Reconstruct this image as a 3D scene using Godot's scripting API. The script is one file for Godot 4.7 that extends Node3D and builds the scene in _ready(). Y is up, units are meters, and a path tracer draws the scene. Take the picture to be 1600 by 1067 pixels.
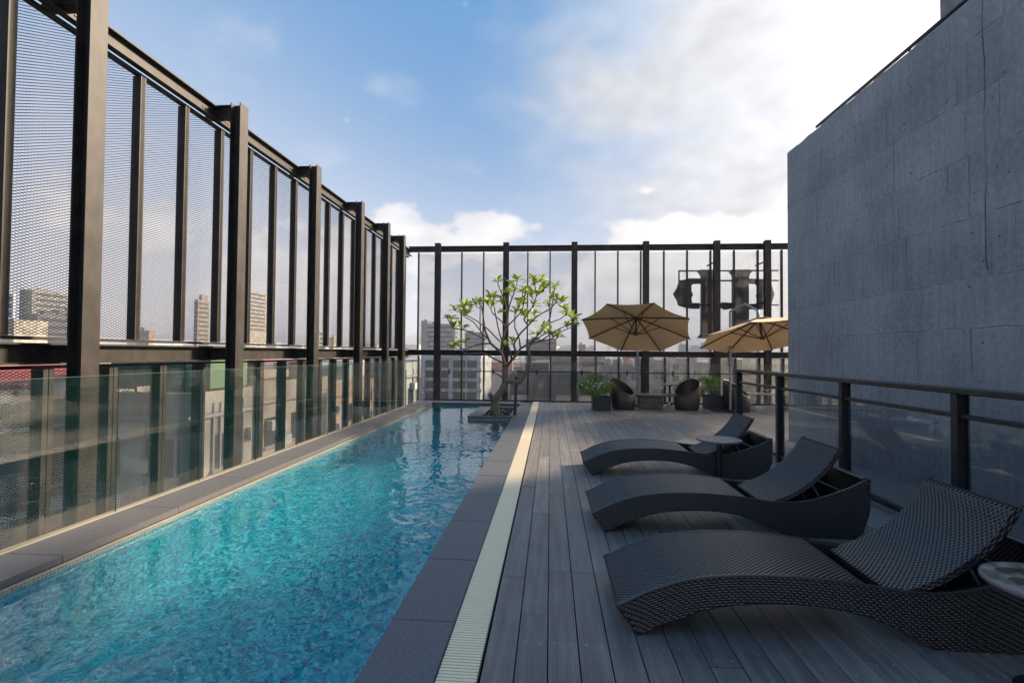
extends Node3D
# A rooftop lap pool between a dark steel mesh screen and a concrete wall. Metres, y up, deck surface at y = 0, the pool runs along -z.

const DECK_END := -13.62
var taken := {}
var M := {}
var shared := {}

# ------------------------------------------------------------------ mesh builder
class MB:
	var v := PackedVector3Array()
	var n := PackedVector3Array()
	var t := PackedVector2Array()
	var ix := PackedInt32Array()
	var xf := Transform3D.IDENTITY
	# corners counter-clockwise seen from outside
	func quad(a: Vector3, b: Vector3, c: Vector3, d: Vector3) -> void:
		var k := v.size()
		var A := xf * a
		var B := xf * b
		var C := xf * c
		var D := xf * d
		var nn := (C - A).cross(D - B).normalized()
		for p in [A, B, C, D]:
			v.append(p)
			n.append(nn)
			t.append(Vector2.ZERO)
		for i in [0, 2, 1, 0, 3, 2]:
			ix.append(k + i)
	func tri(a: Vector3, b: Vector3, c: Vector3) -> void:
		var k := v.size()
		var A := xf * a
		var B := xf * b
		var C := xf * c
		var nn := (B - A).cross(C - A).normalized()
		for p in [A, B, C]:
			v.append(p)
			n.append(nn)
			t.append(Vector2.ZERO)
		for i in [0, 2, 1]:
			ix.append(k + i)
	func box(lo: Vector3, hi: Vector3) -> void:
		var a := lo
		var b := hi
		quad(Vector3(b.x, a.y, b.z), Vector3(b.x, a.y, a.z), Vector3(b.x, b.y, a.z), Vector3(b.x, b.y, b.z))
		quad(Vector3(a.x, a.y, a.z), Vector3(a.x, a.y, b.z), Vector3(a.x, b.y, b.z), Vector3(a.x, b.y, a.z))
		quad(Vector3(a.x, b.y, b.z), Vector3(b.x, b.y, b.z), Vector3(b.x, b.y, a.z), Vector3(a.x, b.y, a.z))
		quad(Vector3(a.x, a.y, a.z), Vector3(b.x, a.y, a.z), Vector3(b.x, a.y, b.z), Vector3(a.x, a.y, b.z))
		quad(Vector3(a.x, a.y, b.z), Vector3(b.x, a.y, b.z), Vector3(b.x, b.y, b.z), Vector3(a.x, b.y, b.z))
		quad(Vector3(b.x, a.y, a.z), Vector3(a.x, a.y, a.z), Vector3(a.x, b.y, a.z), Vector3(b.x, b.y, a.z))
	# box with its edges chamfered all round by k
	func cbox(lo: Vector3, hi: Vector3, k: float) -> void:
		var c := (lo + hi) / 2
		var h := (hi - lo) / 2
		var ax := [Vector3.RIGHT, Vector3.UP, Vector3.BACK]
		for i in 3:
			for s in [-1.0, 1.0]:
				var u: Vector3 = ax[(i + 1) % 3]
				var w: Vector3 = ax[(i + 2) % 3]
				var hu: float = h[(i + 1) % 3] - k
				var hw: float = h[(i + 2) % 3] - k
				var f: Vector3 = c + ax[i] * (h[i] * s)
				if s > 0:
					quad(f - u * hu - w * hw, f + u * hu - w * hw, f + u * hu + w * hw, f - u * hu + w * hw)
				else:
					quad(f - u * hu - w * hw, f - u * hu + w * hw, f + u * hu + w * hw, f + u * hu - w * hw)
		for i in 3:
			var j := (i + 1) % 3
			var l := (i + 2) % 3
			for s in [-1.0, 1.0]:
				for r in [-1.0, 1.0]:
					var e: Vector3 = ax[l] * (h[l] - k)
					var p: Vector3 = c + ax[i] * (h[i] * s) + ax[j] * ((h[j] - k) * r)
					var q: Vector3 = c + ax[i] * ((h[i] - k) * s) + ax[j] * (h[j] * r)
					if s * r > 0:
						quad(p - e, q - e, q + e, p + e)
					else:
						quad(p + e, q + e, q - e, p - e)
		for sx in [-1.0, 1.0]:
			for sy in [-1.0, 1.0]:
				for sz in [-1.0, 1.0]:
					var s3 := Vector3(sx, sy, sz)
					var a := c + s3 * Vector3(h.x, h.y - k, h.z - k)
					var b := c + s3 * Vector3(h.x - k, h.y, h.z - k)
					var d := c + s3 * Vector3(h.x - k, h.y - k, h.z)
					if sx * sy * sz > 0:
						tri(a, b, d)
					else:
						tri(a, d, b)
	# smooth tube through points
	func tube(ps: PackedVector3Array, rs: PackedFloat32Array, sides := 8, capped := true) -> void:
		var up := Vector3.UP
		var last := -1
		var d0 := (ps[1] - ps[0]).normalized()
		if absf(d0.dot(up)) > 0.9:
			up = Vector3.RIGHT
		var side := d0.cross(up).normalized()
		for i in ps.size():
			var d := (ps[mini(i + 1, ps.size() - 1)] - ps[maxi(i - 1, 0)]).normalized()
			side = (side - d * side.dot(d)).normalized()
			var o := d.cross(side)
			var r: float = rs[mini(i, rs.size() - 1)]
			var k := v.size()
			for j in sides + 1:
				var a := TAU * j / sides
				var w := side * cos(a) + o * sin(a)
				v.append(xf * (ps[i] + w * r))
				n.append((xf.basis * w).normalized())
				t.append(Vector2.ZERO)
			if last >= 0:
				for j in sides:
					ix.append_array([last + j, k + j, last + j + 1, last + j + 1, k + j, k + j + 1])
			last = k
		if capped:
			for e in [0, ps.size() - 1]:
				var dd := (ps[1] - ps[0]).normalized() * -1.0 if e == 0 else (ps[e] - ps[e - 1]).normalized()
				var base: int = last - (ps.size() - 1 - e) * (sides + 1)
				var k := v.size()
				v.append(xf * ps[e])
				n.append((xf.basis * dd).normalized())
				t.append(Vector2.ZERO)
				for j in sides:
					v.append(v[base + j])
					n.append((xf.basis * dd).normalized())
					t.append(Vector2.ZERO)
				for j in sides:
					var q := k + 1 + j
					var q2 := k + 1 + (j + 1) % sides
					if e == 0:
						ix.append_array([k, q, q2])
					else:
						ix.append_array([k, q2, q])
	# smooth grid of points, rows x cols (both directions open)
	func sheet(p: PackedVector3Array, rows: int, cols: int, flip := false) -> void:
		var k := v.size()
		for r in rows:
			for c in cols:
				var a := p[r * cols + mini(c + 1, cols - 1)] - p[r * cols + maxi(c - 1, 0)]
				var b := p[mini(r + 1, rows - 1) * cols + c] - p[maxi(r - 1, 0) * cols + c]
				var nn := a.cross(b).normalized()
				if flip:
					nn = -nn
				v.append(xf * p[r * cols + c])
				n.append((xf.basis * nn).normalized())
				t.append(Vector2(float(c) / (cols - 1), float(r) / (rows - 1)))
		for r in rows - 1:
			for c in cols - 1:
				var i := k + r * cols + c
				if flip:
					ix.append_array([i, i + 1, i + cols, i + 1, i + cols + 1, i + cols])
				else:
					ix.append_array([i, i + cols, i + 1, i + 1, i + cols, i + cols + 1])
	# surface of revolution about y; prof: (radius, height) from bottom to top
	func lathe(prof: PackedVector2Array, sides := 24, flat := false) -> void:
		for i in prof.size() - 1:
			var a := prof[i]
			var b := prof[i + 1]
			var nr := Vector2(b.y - a.y, a.x - b.x).normalized()
			var k := v.size()
			for j in sides + 1:
				var w := Vector3(cos(TAU * j / sides), 0, -sin(TAU * j / sides))
				for q in [a, b]:
					v.append(xf * (w * q.x + Vector3.UP * q.y))
					n.append((xf.basis * (w * nr.x + Vector3.UP * nr.y)).normalized())
					t.append(Vector2.ZERO)
			for j in sides:
				var q := k + j * 2
				ix.append_array([q, q + 1, q + 2, q + 2, q + 1, q + 3])
	# flat polygon (xy) pushed out along z from z0 to z1
	func prism(poly: PackedVector2Array, z0: float, z1: float) -> void:
		var p := poly
		if Geometry2D.is_polygon_clockwise(p):
			p = p.duplicate()
			p.reverse()
		var tr := Geometry2D.triangulate_polygon(p)
		for i in range(0, tr.size(), 3):
			var a := p[tr[i]]
			var b := p[tr[i + 1]]
			var c := p[tr[i + 2]]
			if (b - a).cross(c - a) < 0:
				var h := b
				b = c
				c = h
			tri(Vector3(a.x, a.y, z1), Vector3(b.x, b.y, z1), Vector3(c.x, c.y, z1))
			tri(Vector3(a.x, a.y, z0), Vector3(c.x, c.y, z0), Vector3(b.x, b.y, z0))
		for i in p.size():
			var a := p[i]
			var b := p[(i + 1) % p.size()]
			quad(Vector3(a.x, a.y, z1), Vector3(a.x, a.y, z0), Vector3(b.x, b.y, z0), Vector3(b.x, b.y, z1))
	func commit() -> ArrayMesh:
		var a := []
		a.resize(Mesh.ARRAY_MAX)
		a[Mesh.ARRAY_VERTEX] = v
		a[Mesh.ARRAY_NORMAL] = n
		a[Mesh.ARRAY_TEX_UV] = t
		a[Mesh.ARRAY_INDEX] = ix
		var m := ArrayMesh.new()
		m.add_surface_from_arrays(Mesh.PRIMITIVE_TRIANGLES, a)
		return m

# ------------------------------------------------------------------ scene helpers
func numbered(called: String, where := "") -> String:
	var key := where + "/" + called
	var k: int = taken.get(key, 0)
	taken[key] = k + 1
	return called if k == 0 else "%s_%03d" % [called, k]

func thing(called: String, label: String, category: String, at := Vector3.ZERO, turn := 0.0, group := "") -> Node3D:
	var o := Node3D.new()
	o.name = numbered(called)
	add_child(o)
	o.position = at
	o.rotation.y = turn
	tag(o, label, category, group)
	return o

func tag(o: Node, label: String, category: String, group := "") -> void:
	o.set_meta("label", label)
	o.set_meta("category", category)
	if group:
		o.set_meta("group", group)

func part(parent: Node, called: String, mesh: Mesh, m: Material, at := Transform3D.IDENTITY) -> MeshInstance3D:
	var o := MeshInstance3D.new()
	o.name = numbered(called, "" if parent == self else str(parent.get_instance_id()))
	o.mesh = mesh
	o.material_override = m
	parent.add_child(o)
	o.transform = at
	return o

func struct(called: String, mesh: Mesh, m: Material, at := Transform3D.IDENTITY) -> MeshInstance3D:
	var o := part(self, called, mesh, m, at)
	o.set_meta("kind", "structure")
	return o

func holder(called: String) -> Node3D:
	var o := Node3D.new()
	o.name = numbered(called)
	o.set_meta("kind", "structure")
	add_child(o)
	return o

func again(src: Node3D, at: Vector3, turn: float, label: String) -> Node3D:
	var o: Node3D = src.duplicate()
	o.name = numbered(str(src.name))
	add_child(o)
	o.position = at
	o.rotation.y = turn
	o.set_meta("label", label)
	return o

func T(x: float, y: float, z: float, s := Vector3.ONE) -> Transform3D:
	return Transform3D(Basis.from_scale(s), Vector3(x, y, z))

func boxm(lo: Vector3, hi: Vector3) -> ArrayMesh:
	var b := MB.new()
	b.box(lo, hi)
	return b.commit()

func cboxm(lo: Vector3, hi: Vector3, k: float) -> ArrayMesh:
	var b := MB.new()
	b.cbox(lo, hi, k)
	return b.commit()

func tubem(ps: Array, r: float, sides := 8) -> ArrayMesh:
	var b := MB.new()
	b.tube(PackedVector3Array(ps), PackedFloat32Array([r]), sides)
	return b.commit()

# ------------------------------------------------------------------ materials
func mat(called: String, r: float, g: float, b: float, rough := 0.7, metal := 0.0, spec := 0.5) -> StandardMaterial3D:
	var m := StandardMaterial3D.new()
	m.resource_name = called
	m.albedo_color = Color(r, g, b).linear_to_srgb()
	m.roughness = rough
	m.metallic = metal
	m.metallic_specular = spec
	M[called] = m
	return m

func noise(s: int, freq: float, oct := 4, kind := FastNoiseLite.TYPE_SIMPLEX_SMOOTH) -> FastNoiseLite:
	var f := FastNoiseLite.new()
	f.seed = s
	f.frequency = freq
	f.noise_type = kind
	f.fractal_octaves = oct
	return f

# grey mottle between lo and hi (multiplies the albedo), tiling
func mottle(s: int, freq: float, lo: float, hi: float, size := 512, oct := 5, speck := 0.0) -> ImageTexture:
	var src := noise(s, freq, oct).get_seamless_image(size, size)
	src.convert(Image.FORMAT_L8)
	var d := src.get_data()
	var rng := RandomNumberGenerator.new()
	rng.seed = s
	for i in d.size():
		var x := d[i] / 255.0
		x = clampf((x - 0.5) * 1.5 + 0.5 + (rng.randf() - 0.5) * speck, 0, 1)
		d[i] = int(255 * lerpf(lo, hi, x))
	return ImageTexture.create_from_image(Image.create_from_data(size, size, false, Image.FORMAT_L8, d))

func triplanar(m: StandardMaterial3D, tex: Texture2D, scale: Vector3, world := true) -> StandardMaterial3D:
	m.albedo_texture = tex
	m.uv1_triplanar = true
	m.uv1_world_triplanar = world
	m.uv1_scale = scale
	return m

func relief(m: StandardMaterial3D, tex: Texture2D, cm: float) -> void:
	m.heightmap_enabled = true
	m.heightmap_texture = tex
	m.heightmap_scale = cm

func materials() -> void:
	var soft := mottle(3, 0.012, 0.72, 1.0, 512, 5, 0.15)
	var grain := mottle(7, 0.05, 0.78, 1.0, 512, 4, 0.35)
	# dark brown painted steel of the screen
	triplanar(mat("steel", 0.046, 0.038, 0.032, 0.5, 0.0, 0.36), soft, Vector3(0.9, 0.5, 0.9))
	triplanar(mat("mesh_steel", 0.05, 0.042, 0.038, 0.5), soft, Vector3(1, 1, 1))
	triplanar(mat("rail_steel", 0.022, 0.024, 0.028, 0.38), soft, Vector3(1, 1, 1))
	mat("bolt", 0.42, 0.42, 0.43, 0.4, 0.3)
	mat("black", 0.012, 0.012, 0.013, 0.6)
	# stone and paving
	var stone := triplanar(mat("basalt", 0.125, 0.13, 0.14, 0.5), mottle(12, 0.02, 0.86, 1.0, 512, 5, 0.7), Vector3(3.1, 3.1, 3.1))
	relief(stone, grain, 0.06)
	var stone2 := triplanar(mat("granite", 0.125, 0.122, 0.125, 0.5), mottle(14, 0.02, 0.86, 1.0, 512, 5, 0.7), Vector3(3.1, 3.1, 3.1))
	relief(stone2, grain, 0.06)
	mat("grate_slat", 0.93, 0.79, 0.54, 0.45)
	# deck boards: several tones of weathered dark grey timber composite with grain along z
	var wood := wood_tex()
	for k in 6:
		var tone: float = [0.94, 1.0, 1.08, 0.88, 1.18, 1.0][k]
		var warm: float = [1.01, 1.05, 1.0, 1.03, 1.04, 0.98][k]
		var w := triplanar(mat("board%d" % k, 0.275 * tone * warm, 0.256 * tone, 0.248 * tone / warm, 0.45), wood, Vector3(2.2, 2.2, 0.42))
		w.uv1_offset = Vector3(0.37 * k, 0, 0.61 * k)
	# glass
	var gl := mat("glass", 0.01, 0.05, 0.045, 0.0)
	gl.transparency = BaseMaterial3D.TRANSPARENCY_ALPHA
	gl.albedo_color.a = 0.09
	gl.metallic_specular = 0.37
	var rg := mat("rail_glass", 0.01, 0.05, 0.055, 0.0)
	rg.transparency = BaseMaterial3D.TRANSPARENCY_ALPHA
	rg.albedo_color.a = 0.10
	var ge := mat("glass_edge", 0.10, 0.17, 0.15, 0.15)
	ge.albedo_color.a = 1.0
	# water
	var wa := mat("water", 0.80, 0.97, 1.0, 0.0)
	wa.transparency = BaseMaterial3D.TRANSPARENCY_ALPHA
	wa.albedo_color.a = 0.0
	wa.refraction_enabled = true
	wa.refraction_scale = 0.033
	# pool mosaic
	var mo := mosaic_tex(64, 16, 5, [Color(0.004, 0.36, 0.49), Color(0.006, 0.45, 0.575), Color(0.01, 0.55, 0.66), Color(0.03, 0.68, 0.75), Color(0.004, 0.26, 0.44), Color(0.10, 0.78, 0.80)], Color(0.05, 0.54, 0.59))
	triplanar(mat("mosaic", 0.80, 0.80, 0.86, 0.3), mo, Vector3(0.62, 0.62, 0.62))
	var mo2 := mosaic_tex(32, 16, 9, [Color(0.10, 0.15, 0.16), Color(0.13, 0.18, 0.19), Color(0.09, 0.13, 0.15), Color(0.16, 0.21, 0.21)], Color(0.45, 0.42, 0.33))
	triplanar(mat("band_mosaic", 1, 1, 1, 0.3), mo2, Vector3(1.25, 1.25, 1.25))
	mat("trim_metal", 0.42, 0.38, 0.30, 0.4, 0.4)
	# furniture
	mat("rattan", 0.010, 0.010, 0.012, 0.28, 0.0, 0.8)
	mat("rattan_base", 0.006, 0.006, 0.007, 0.8)
	mat("brown_wicker", 0.036, 0.021, 0.016, 0.42, 0.0, 0.55)
	triplanar(mat("table_top", 0.36, 0.30, 0.25, 0.42), mottle(21, 0.02, 0.6, 1.0, 256, 3), Vector3(2.2, 2.2, 2.2))
	mat("table_patch", 0.07, 0.045, 0.032, 0.5)
	mat("table_rim", 0.15, 0.14, 0.15, 0.35, 0.3)
	mat("grey_metal", 0.22, 0.25, 0.28, 0.4, 0.5)
	mat("dark_metal", 0.03, 0.03, 0.032, 0.4, 0.3)
	var cv := triplanar(mat("canvas", 0.94, 0.66, 0.37, 0.85), mottle(31, 0.03, 0.88, 1.0, 256, 3, 0.2), Vector3(3, 3, 3))
	cv.backlight = Color(1.0, 0.95, 0.9)
	mat("rib", 0.055, 0.038, 0.026, 0.5)
	triplanar(mat("planter", 0.028, 0.034, 0.04, 0.5), soft, Vector3(2, 2, 2))
	mat("soil", 0.035, 0.026, 0.02, 0.95)
	triplanar(mat("old_wood", 0.14, 0.115, 0.10, 0.6), wood, Vector3(1.0, 1.6, 1.0))
	# plants
	var bark := triplanar(mat("bark", 0.36, 0.27, 0.20, 0.8), mottle(41, 0.03, 0.55, 1.0, 256, 5, 0.3), Vector3(4, 3, 4))
	relief(bark, grain, 0.5)
	triplanar(mat("twig", 0.22, 0.155, 0.125, 0.7), mottle(42, 0.03, 0.6, 1.0, 256, 4, 0.2), Vector3(6, 6, 6))
	for k in 3:
		var lf := mat("leaf%d" % k, [0.48, 0.58, 0.38][k], [0.59, 0.65, 0.51][k], [0.055, 0.065, 0.05][k], 0.45)
		lf.backlight = Color(0.95, 1.0, 0.5)
	var sg := mat("shrub_leaf", 0.12, 0.22, 0.03, 0.5)
	sg.backlight = Color(0.7, 0.9, 0.3)
	var sg2 := mat("shrub_leaf_light", 0.22, 0.36, 0.04, 0.5)
	sg2.backlight = Color(0.7, 0.9, 0.3)
	mat("petal", 0.75, 0.74, 0.70, 0.6)
	mat("sign_face", 0.085, 0.085, 0.10, 0.55)
	# city
	var stain := mottle(51, 0.008, 0.68, 1.0, 512, 6, 0.2)
	for d in [["grey_cream", 0.34, 0.32, 0.29], ["dark_grey", 0.14, 0.145, 0.16], ["cream", 0.56, 0.50, 0.41], ["orange", 0.52, 0.36, 0.24], ["tan", 0.42, 0.34, 0.27], ["pale_grey", 0.36, 0.36, 0.37], ["render", 0.52, 0.50, 0.45],
			["warm_cream", 0.66, 0.52, 0.37], ["green_white", 0.40, 0.46, 0.43], ["beige", 0.56, 0.50, 0.42], ["white", 0.68, 0.72, 0.73], ["blue_grey", 0.20, 0.24, 0.30], ["brown", 0.24, 0.19, 0.165],
			["dark_green", 0.075, 0.10, 0.095], ["red", 0.30, 0.09, 0.08], ["stone", 0.42, 0.39, 0.34]]:
		triplanar(mat(d[0], d[1], d[2], d[3], 0.85), stain, Vector3(0.07, 0.05, 0.07))
	mat("window_glass", 0.028, 0.034, 0.042, 0.12)
	mat("window_frame", 0.30, 0.31, 0.32, 0.6)
	triplanar(mat("red_roof", 0.36, 0.10, 0.09, 0.6), stain, Vector3(0.2, 0.2, 0.2))
	triplanar(mat("green_net", 0.035, 0.17, 0.13, 0.8), stain, Vector3(0.4, 0.4, 0.4))
	mat("net_light", 0.14, 0.27, 0.15, 0.8)
	mat("billboard_blue", 0.05, 0.12, 0.42, 0.5)
	mat("billboard_white", 0.72, 0.72, 0.72, 0.5)
	mat("sign_red", 0.50, 0.06, 0.05, 0.5)
	triplanar(mat("city_ground", 0.11, 0.11, 0.105, 0.9), stain, Vector3(0.02, 0.02, 0.02))
	triplanar(mat("hill", 0.09, 0.12, 0.11, 0.95), stain, Vector3(0.004, 0.004, 0.004))
	triplanar(mat("slab", 0.22, 0.22, 0.22, 0.85), stain, Vector3(0.5, 0.5, 0.5))

func wood_tex() -> ImageTexture:
	var size := 512
	var a := noise(61, 0.02, 4)
	var b := noise(62, 0.006, 3)
	var img := Image.create(size, size, false, Image.FORMAT_L8)
	var rng := RandomNumberGenerator.new()
	rng.seed = 4
	for y in size:
		# periodic in y through a circle, so boards do not show a seam
		var c := cos(TAU * y / size) * 60.0
		var s := sin(TAU * y / size) * 60.0
		for x in size:
			var fx := minf(x, size - x)
			var g := a.get_noise_3d(fx * 9.0, c * 0.5, s * 0.5) * 0.5 + b.get_noise_3d(fx * 2.2, c * 1.4, s * 1.4) * 0.75
			var q := clampf(0.84 + 0.24 * g + (rng.randf() - 0.5) * 0.06, 0.3, 1.0)
			img.set_pixel(x, y, Color(q, q, q))
	return ImageTexture.create_from_image(img)

func mosaic_tex(count: int, px: int, s: int, tones: Array, grout: Color) -> ImageTexture:
	var rng := RandomNumberGenerator.new()
	rng.seed = s
	var img := Image.create(count * px, count * px, false, Image.FORMAT_RGB8)
	img.fill(grout.linear_to_srgb())
	for j in count:
		for i in count:
			var c: Color = tones[rng.randi() % tones.size()]
			c = c * rng.randf_range(0.85, 1.12)
			c.a = 1
			img.fill_rect(Rect2i(i * px, j * px, px - 2, px - 2), c.linear_to_srgb())
	return ImageTexture.create_from_image(img)

# ------------------------------------------------------------------ sky
func sky_image(sun: Vector3) -> Image:
	var w := 2048
	var h := 1024
	var img := Image.create(w, h, false, Image.FORMAT_RGBF)
	var big := noise(71, 1.0, 5)
	var puff := noise(72, 1.0, 6)
	var veil := noise(73, 1.0, 5)
	img.fill(Color(0.30, 0.30, 0.31))
	for y in h / 2 + 2:
		var e := PI / 2 - PI * (y + 0.5) / h
		var up := sin(e)
		var ce := cos(e)
		for x in w:
			var az := TAU * (x + 0.5) / w
			var d := Vector3(sin(az) * ce, up, -cos(az) * ce)
			var deg := rad_to_deg(acos(clampf(d.dot(sun), -1, 1)))
			var ed := rad_to_deg(maxf(e, 0.0))
			# clear air: deep blue above, pale towards the horizon
			var hazy := smoothstep(-0.1, -0.8, d.x)
			var pale := clampf(exp(-pow(ed / (14.0 + 12.0 * hazy), 1.5)), 0, 1)
			var r := lerpf(0.025, 0.43, pale)
			var g := lerpf(0.130, 0.43, pale)
			var b := lerpf(0.285, 0.455, pale)
			# light scattered round the sun
			var glow := exp(-pow(deg / 13.0, 2.0)) * 6.5 + exp(-pow(deg / 24.0, 2.0)) * 0.12 + exp(-deg / 22.0) * 0.07
			r += glow * 1.0
			g += glow * 0.95
			b += glow * 0.86
			# high thin veil, thick near the sun
			var q := d / (up + 0.22)
			var vn := veil.get_noise_3d(q.x * 1.3, q.z * 1.3, 4.0) + 0.45 * veil.get_noise_3d(q.x * 4.5 + 7.0, q.z * 4.5, 9.0)
			var va := clampf(smoothstep(57.0, 31.0, deg + 14.0 * vn) * 0.92 + clampf(vn - 0.22, 0, 1) * 0.7, 0, 0.94)
			var lit := 0.365 + 0.05 * exp(-pow(deg / 30.0, 2.0)) + 0.09 * vn + 0.07 * veil.get_noise_3d(q.x * 9.0, q.z * 9.0, 2.0)
			lit += 0.75 * glow * (1.0 + 0.5 * vn)
			r = lerpf(r, lit, va)
			g = lerpf(g, lit, va)
			b = lerpf(b, lit * 1.02, va)
			# heaped clouds in a low band and a few scraps higher up
			var cn := big.get_noise_3d(d.x * 2.6, d.y * 5.5, d.z * 2.6) * 0.7 + puff.get_noise_3d(d.x * 9.0, d.y * 16.0, d.z * 9.0) * 0.5
			var band := 0.30 * exp(-pow((ed - 10.0) / 8.0, 2.0)) - 0.46 * smoothstep(13.0, 24.0, ed) - 0.10
			var ca := smoothstep(0.0, 0.20, cn + band)
			if ca > 0.0:
				var shade := 0.39 + 0.24 * clampf(cn + band, 0, 0.6) + 0.12 * puff.get_noise_3d(d.x * 9.0 + 0.15 * sun.x, d.y * 16.0 + 0.7, d.z * 9.0)
				var warm := exp(-pow(deg / 34.0, 2.0))
				var cl := shade + 0.3 * warm
				ca *= 0.75 * smoothstep(0.0, 4.0, ed)
				r = lerpf(r, maxf(r, cl * 1.03), ca)
				g = lerpf(g, maxf(g, cl * 0.995), ca)
				b = lerpf(b, maxf(b, cl * 0.97), ca)
			img.set_pixel(x, y, Color(r, g, b))
	return img

# ------------------------------------------------------------------ ready
func _ready() -> void:
	var cam := Camera3D.new()
	cam.name = "camera"
	cam.fov = 68.74
	cam.near = 0.05
	cam.far = 8000.0
	cam.position = Vector3(0, 1.32, 0)
	cam.rotation_degrees = Vector3(1.32, 4.41, 0.45)
	add_child(cam)
	cam.current = true
	var az := deg_to_rad(55.0)
	var el := deg_to_rad(25.0)
	var to_sun := Vector3(sin(az) * cos(el), sin(el), -cos(az) * cos(el))
	var env := Environment.new()
	env.background_mode = Environment.BG_SKY
	var sky := Sky.new()
	var pan := PanoramaSkyMaterial.new()
	pan.panorama = ImageTexture.create_from_image(sky_image(to_sun))
	sky.sky_material = pan
	env.sky = sky
	env.tonemap_mode = Environment.TONE_MAPPER_LINEAR
	env.tonemap_exposure = 2.3
	env.fog_enabled = true
	env.fog_density = 0.0006
	env.fog_light_color = Color(0.86, 0.89, 0.95)
	env.sdfgi_enabled = true
	env.ssao_enabled = true
	env.ssil_enabled = true
	var we := WorldEnvironment.new()
	we.name = "world_environment"
	we.environment = env
	add_child(we)
	var sun := DirectionalLight3D.new()
	sun.name = "sun"
	sun.light_color = Color(1.0, 0.90, 0.77)
	sun.light_energy = 1.55
	sun.light_angular_distance = 6.0
	sun.shadow_enabled = true
	add_child(sun)
	sun.look_at_from_position(to_sun * 100.0, Vector3.ZERO)

	materials()
	structure()
	pool()
	deck()
	screens()
	glass()
	concrete()
	loungers()
	tables()
	far_furniture()
	parasols()
	tree()
	sign_letters()
	city()

# ------------------------------------------------------------------ the roof and the ground below
func structure() -> void:
	var g := MB.new()
	g.box(Vector3(-4000, -33, -6000), Vector3(4000, -32, 4000))
	struct("ground", g.commit(), M.city_ground)
	var b := MB.new()
	b.box(Vector3(-3.62, -31.99, -13.75), Vector3(12, -1.5, 6))
	b.box(Vector3(-3.62, -1.5, -13.75), Vector3(-3.13, -0.065, 6))
	b.box(Vector3(-0.76, -1.5, -13.75), Vector3(12, -0.075, 6))
	b.box(Vector3(-3.13, -1.5, -13.75), Vector3(-0.76, -0.065, -13.0))
	struct("roof_slab", b.commit(), M.slab)
	# hills on the skyline
	var hl := MB.new()
	var ridge := noise(81, 0.0011, 4)
	var pts := PackedVector3Array()
	var cols := 120
	for r in 3:
		for c in cols:
			var x := lerpf(-3600, 3600, c / float(cols - 1))
			var top := 40.0 + 130.0 * maxf(0.0, ridge.get_noise_2d(x, 40.0) + 0.35)
			pts.append(Vector3(x, [-32.0, top * 0.55, top][r], [-2500.0, -3000.0, -3500.0][r] + 0.00004 * x * x))
	hl.sheet(pts, 3, cols)
	struct("hills", hl.commit(), M.hill)

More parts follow.
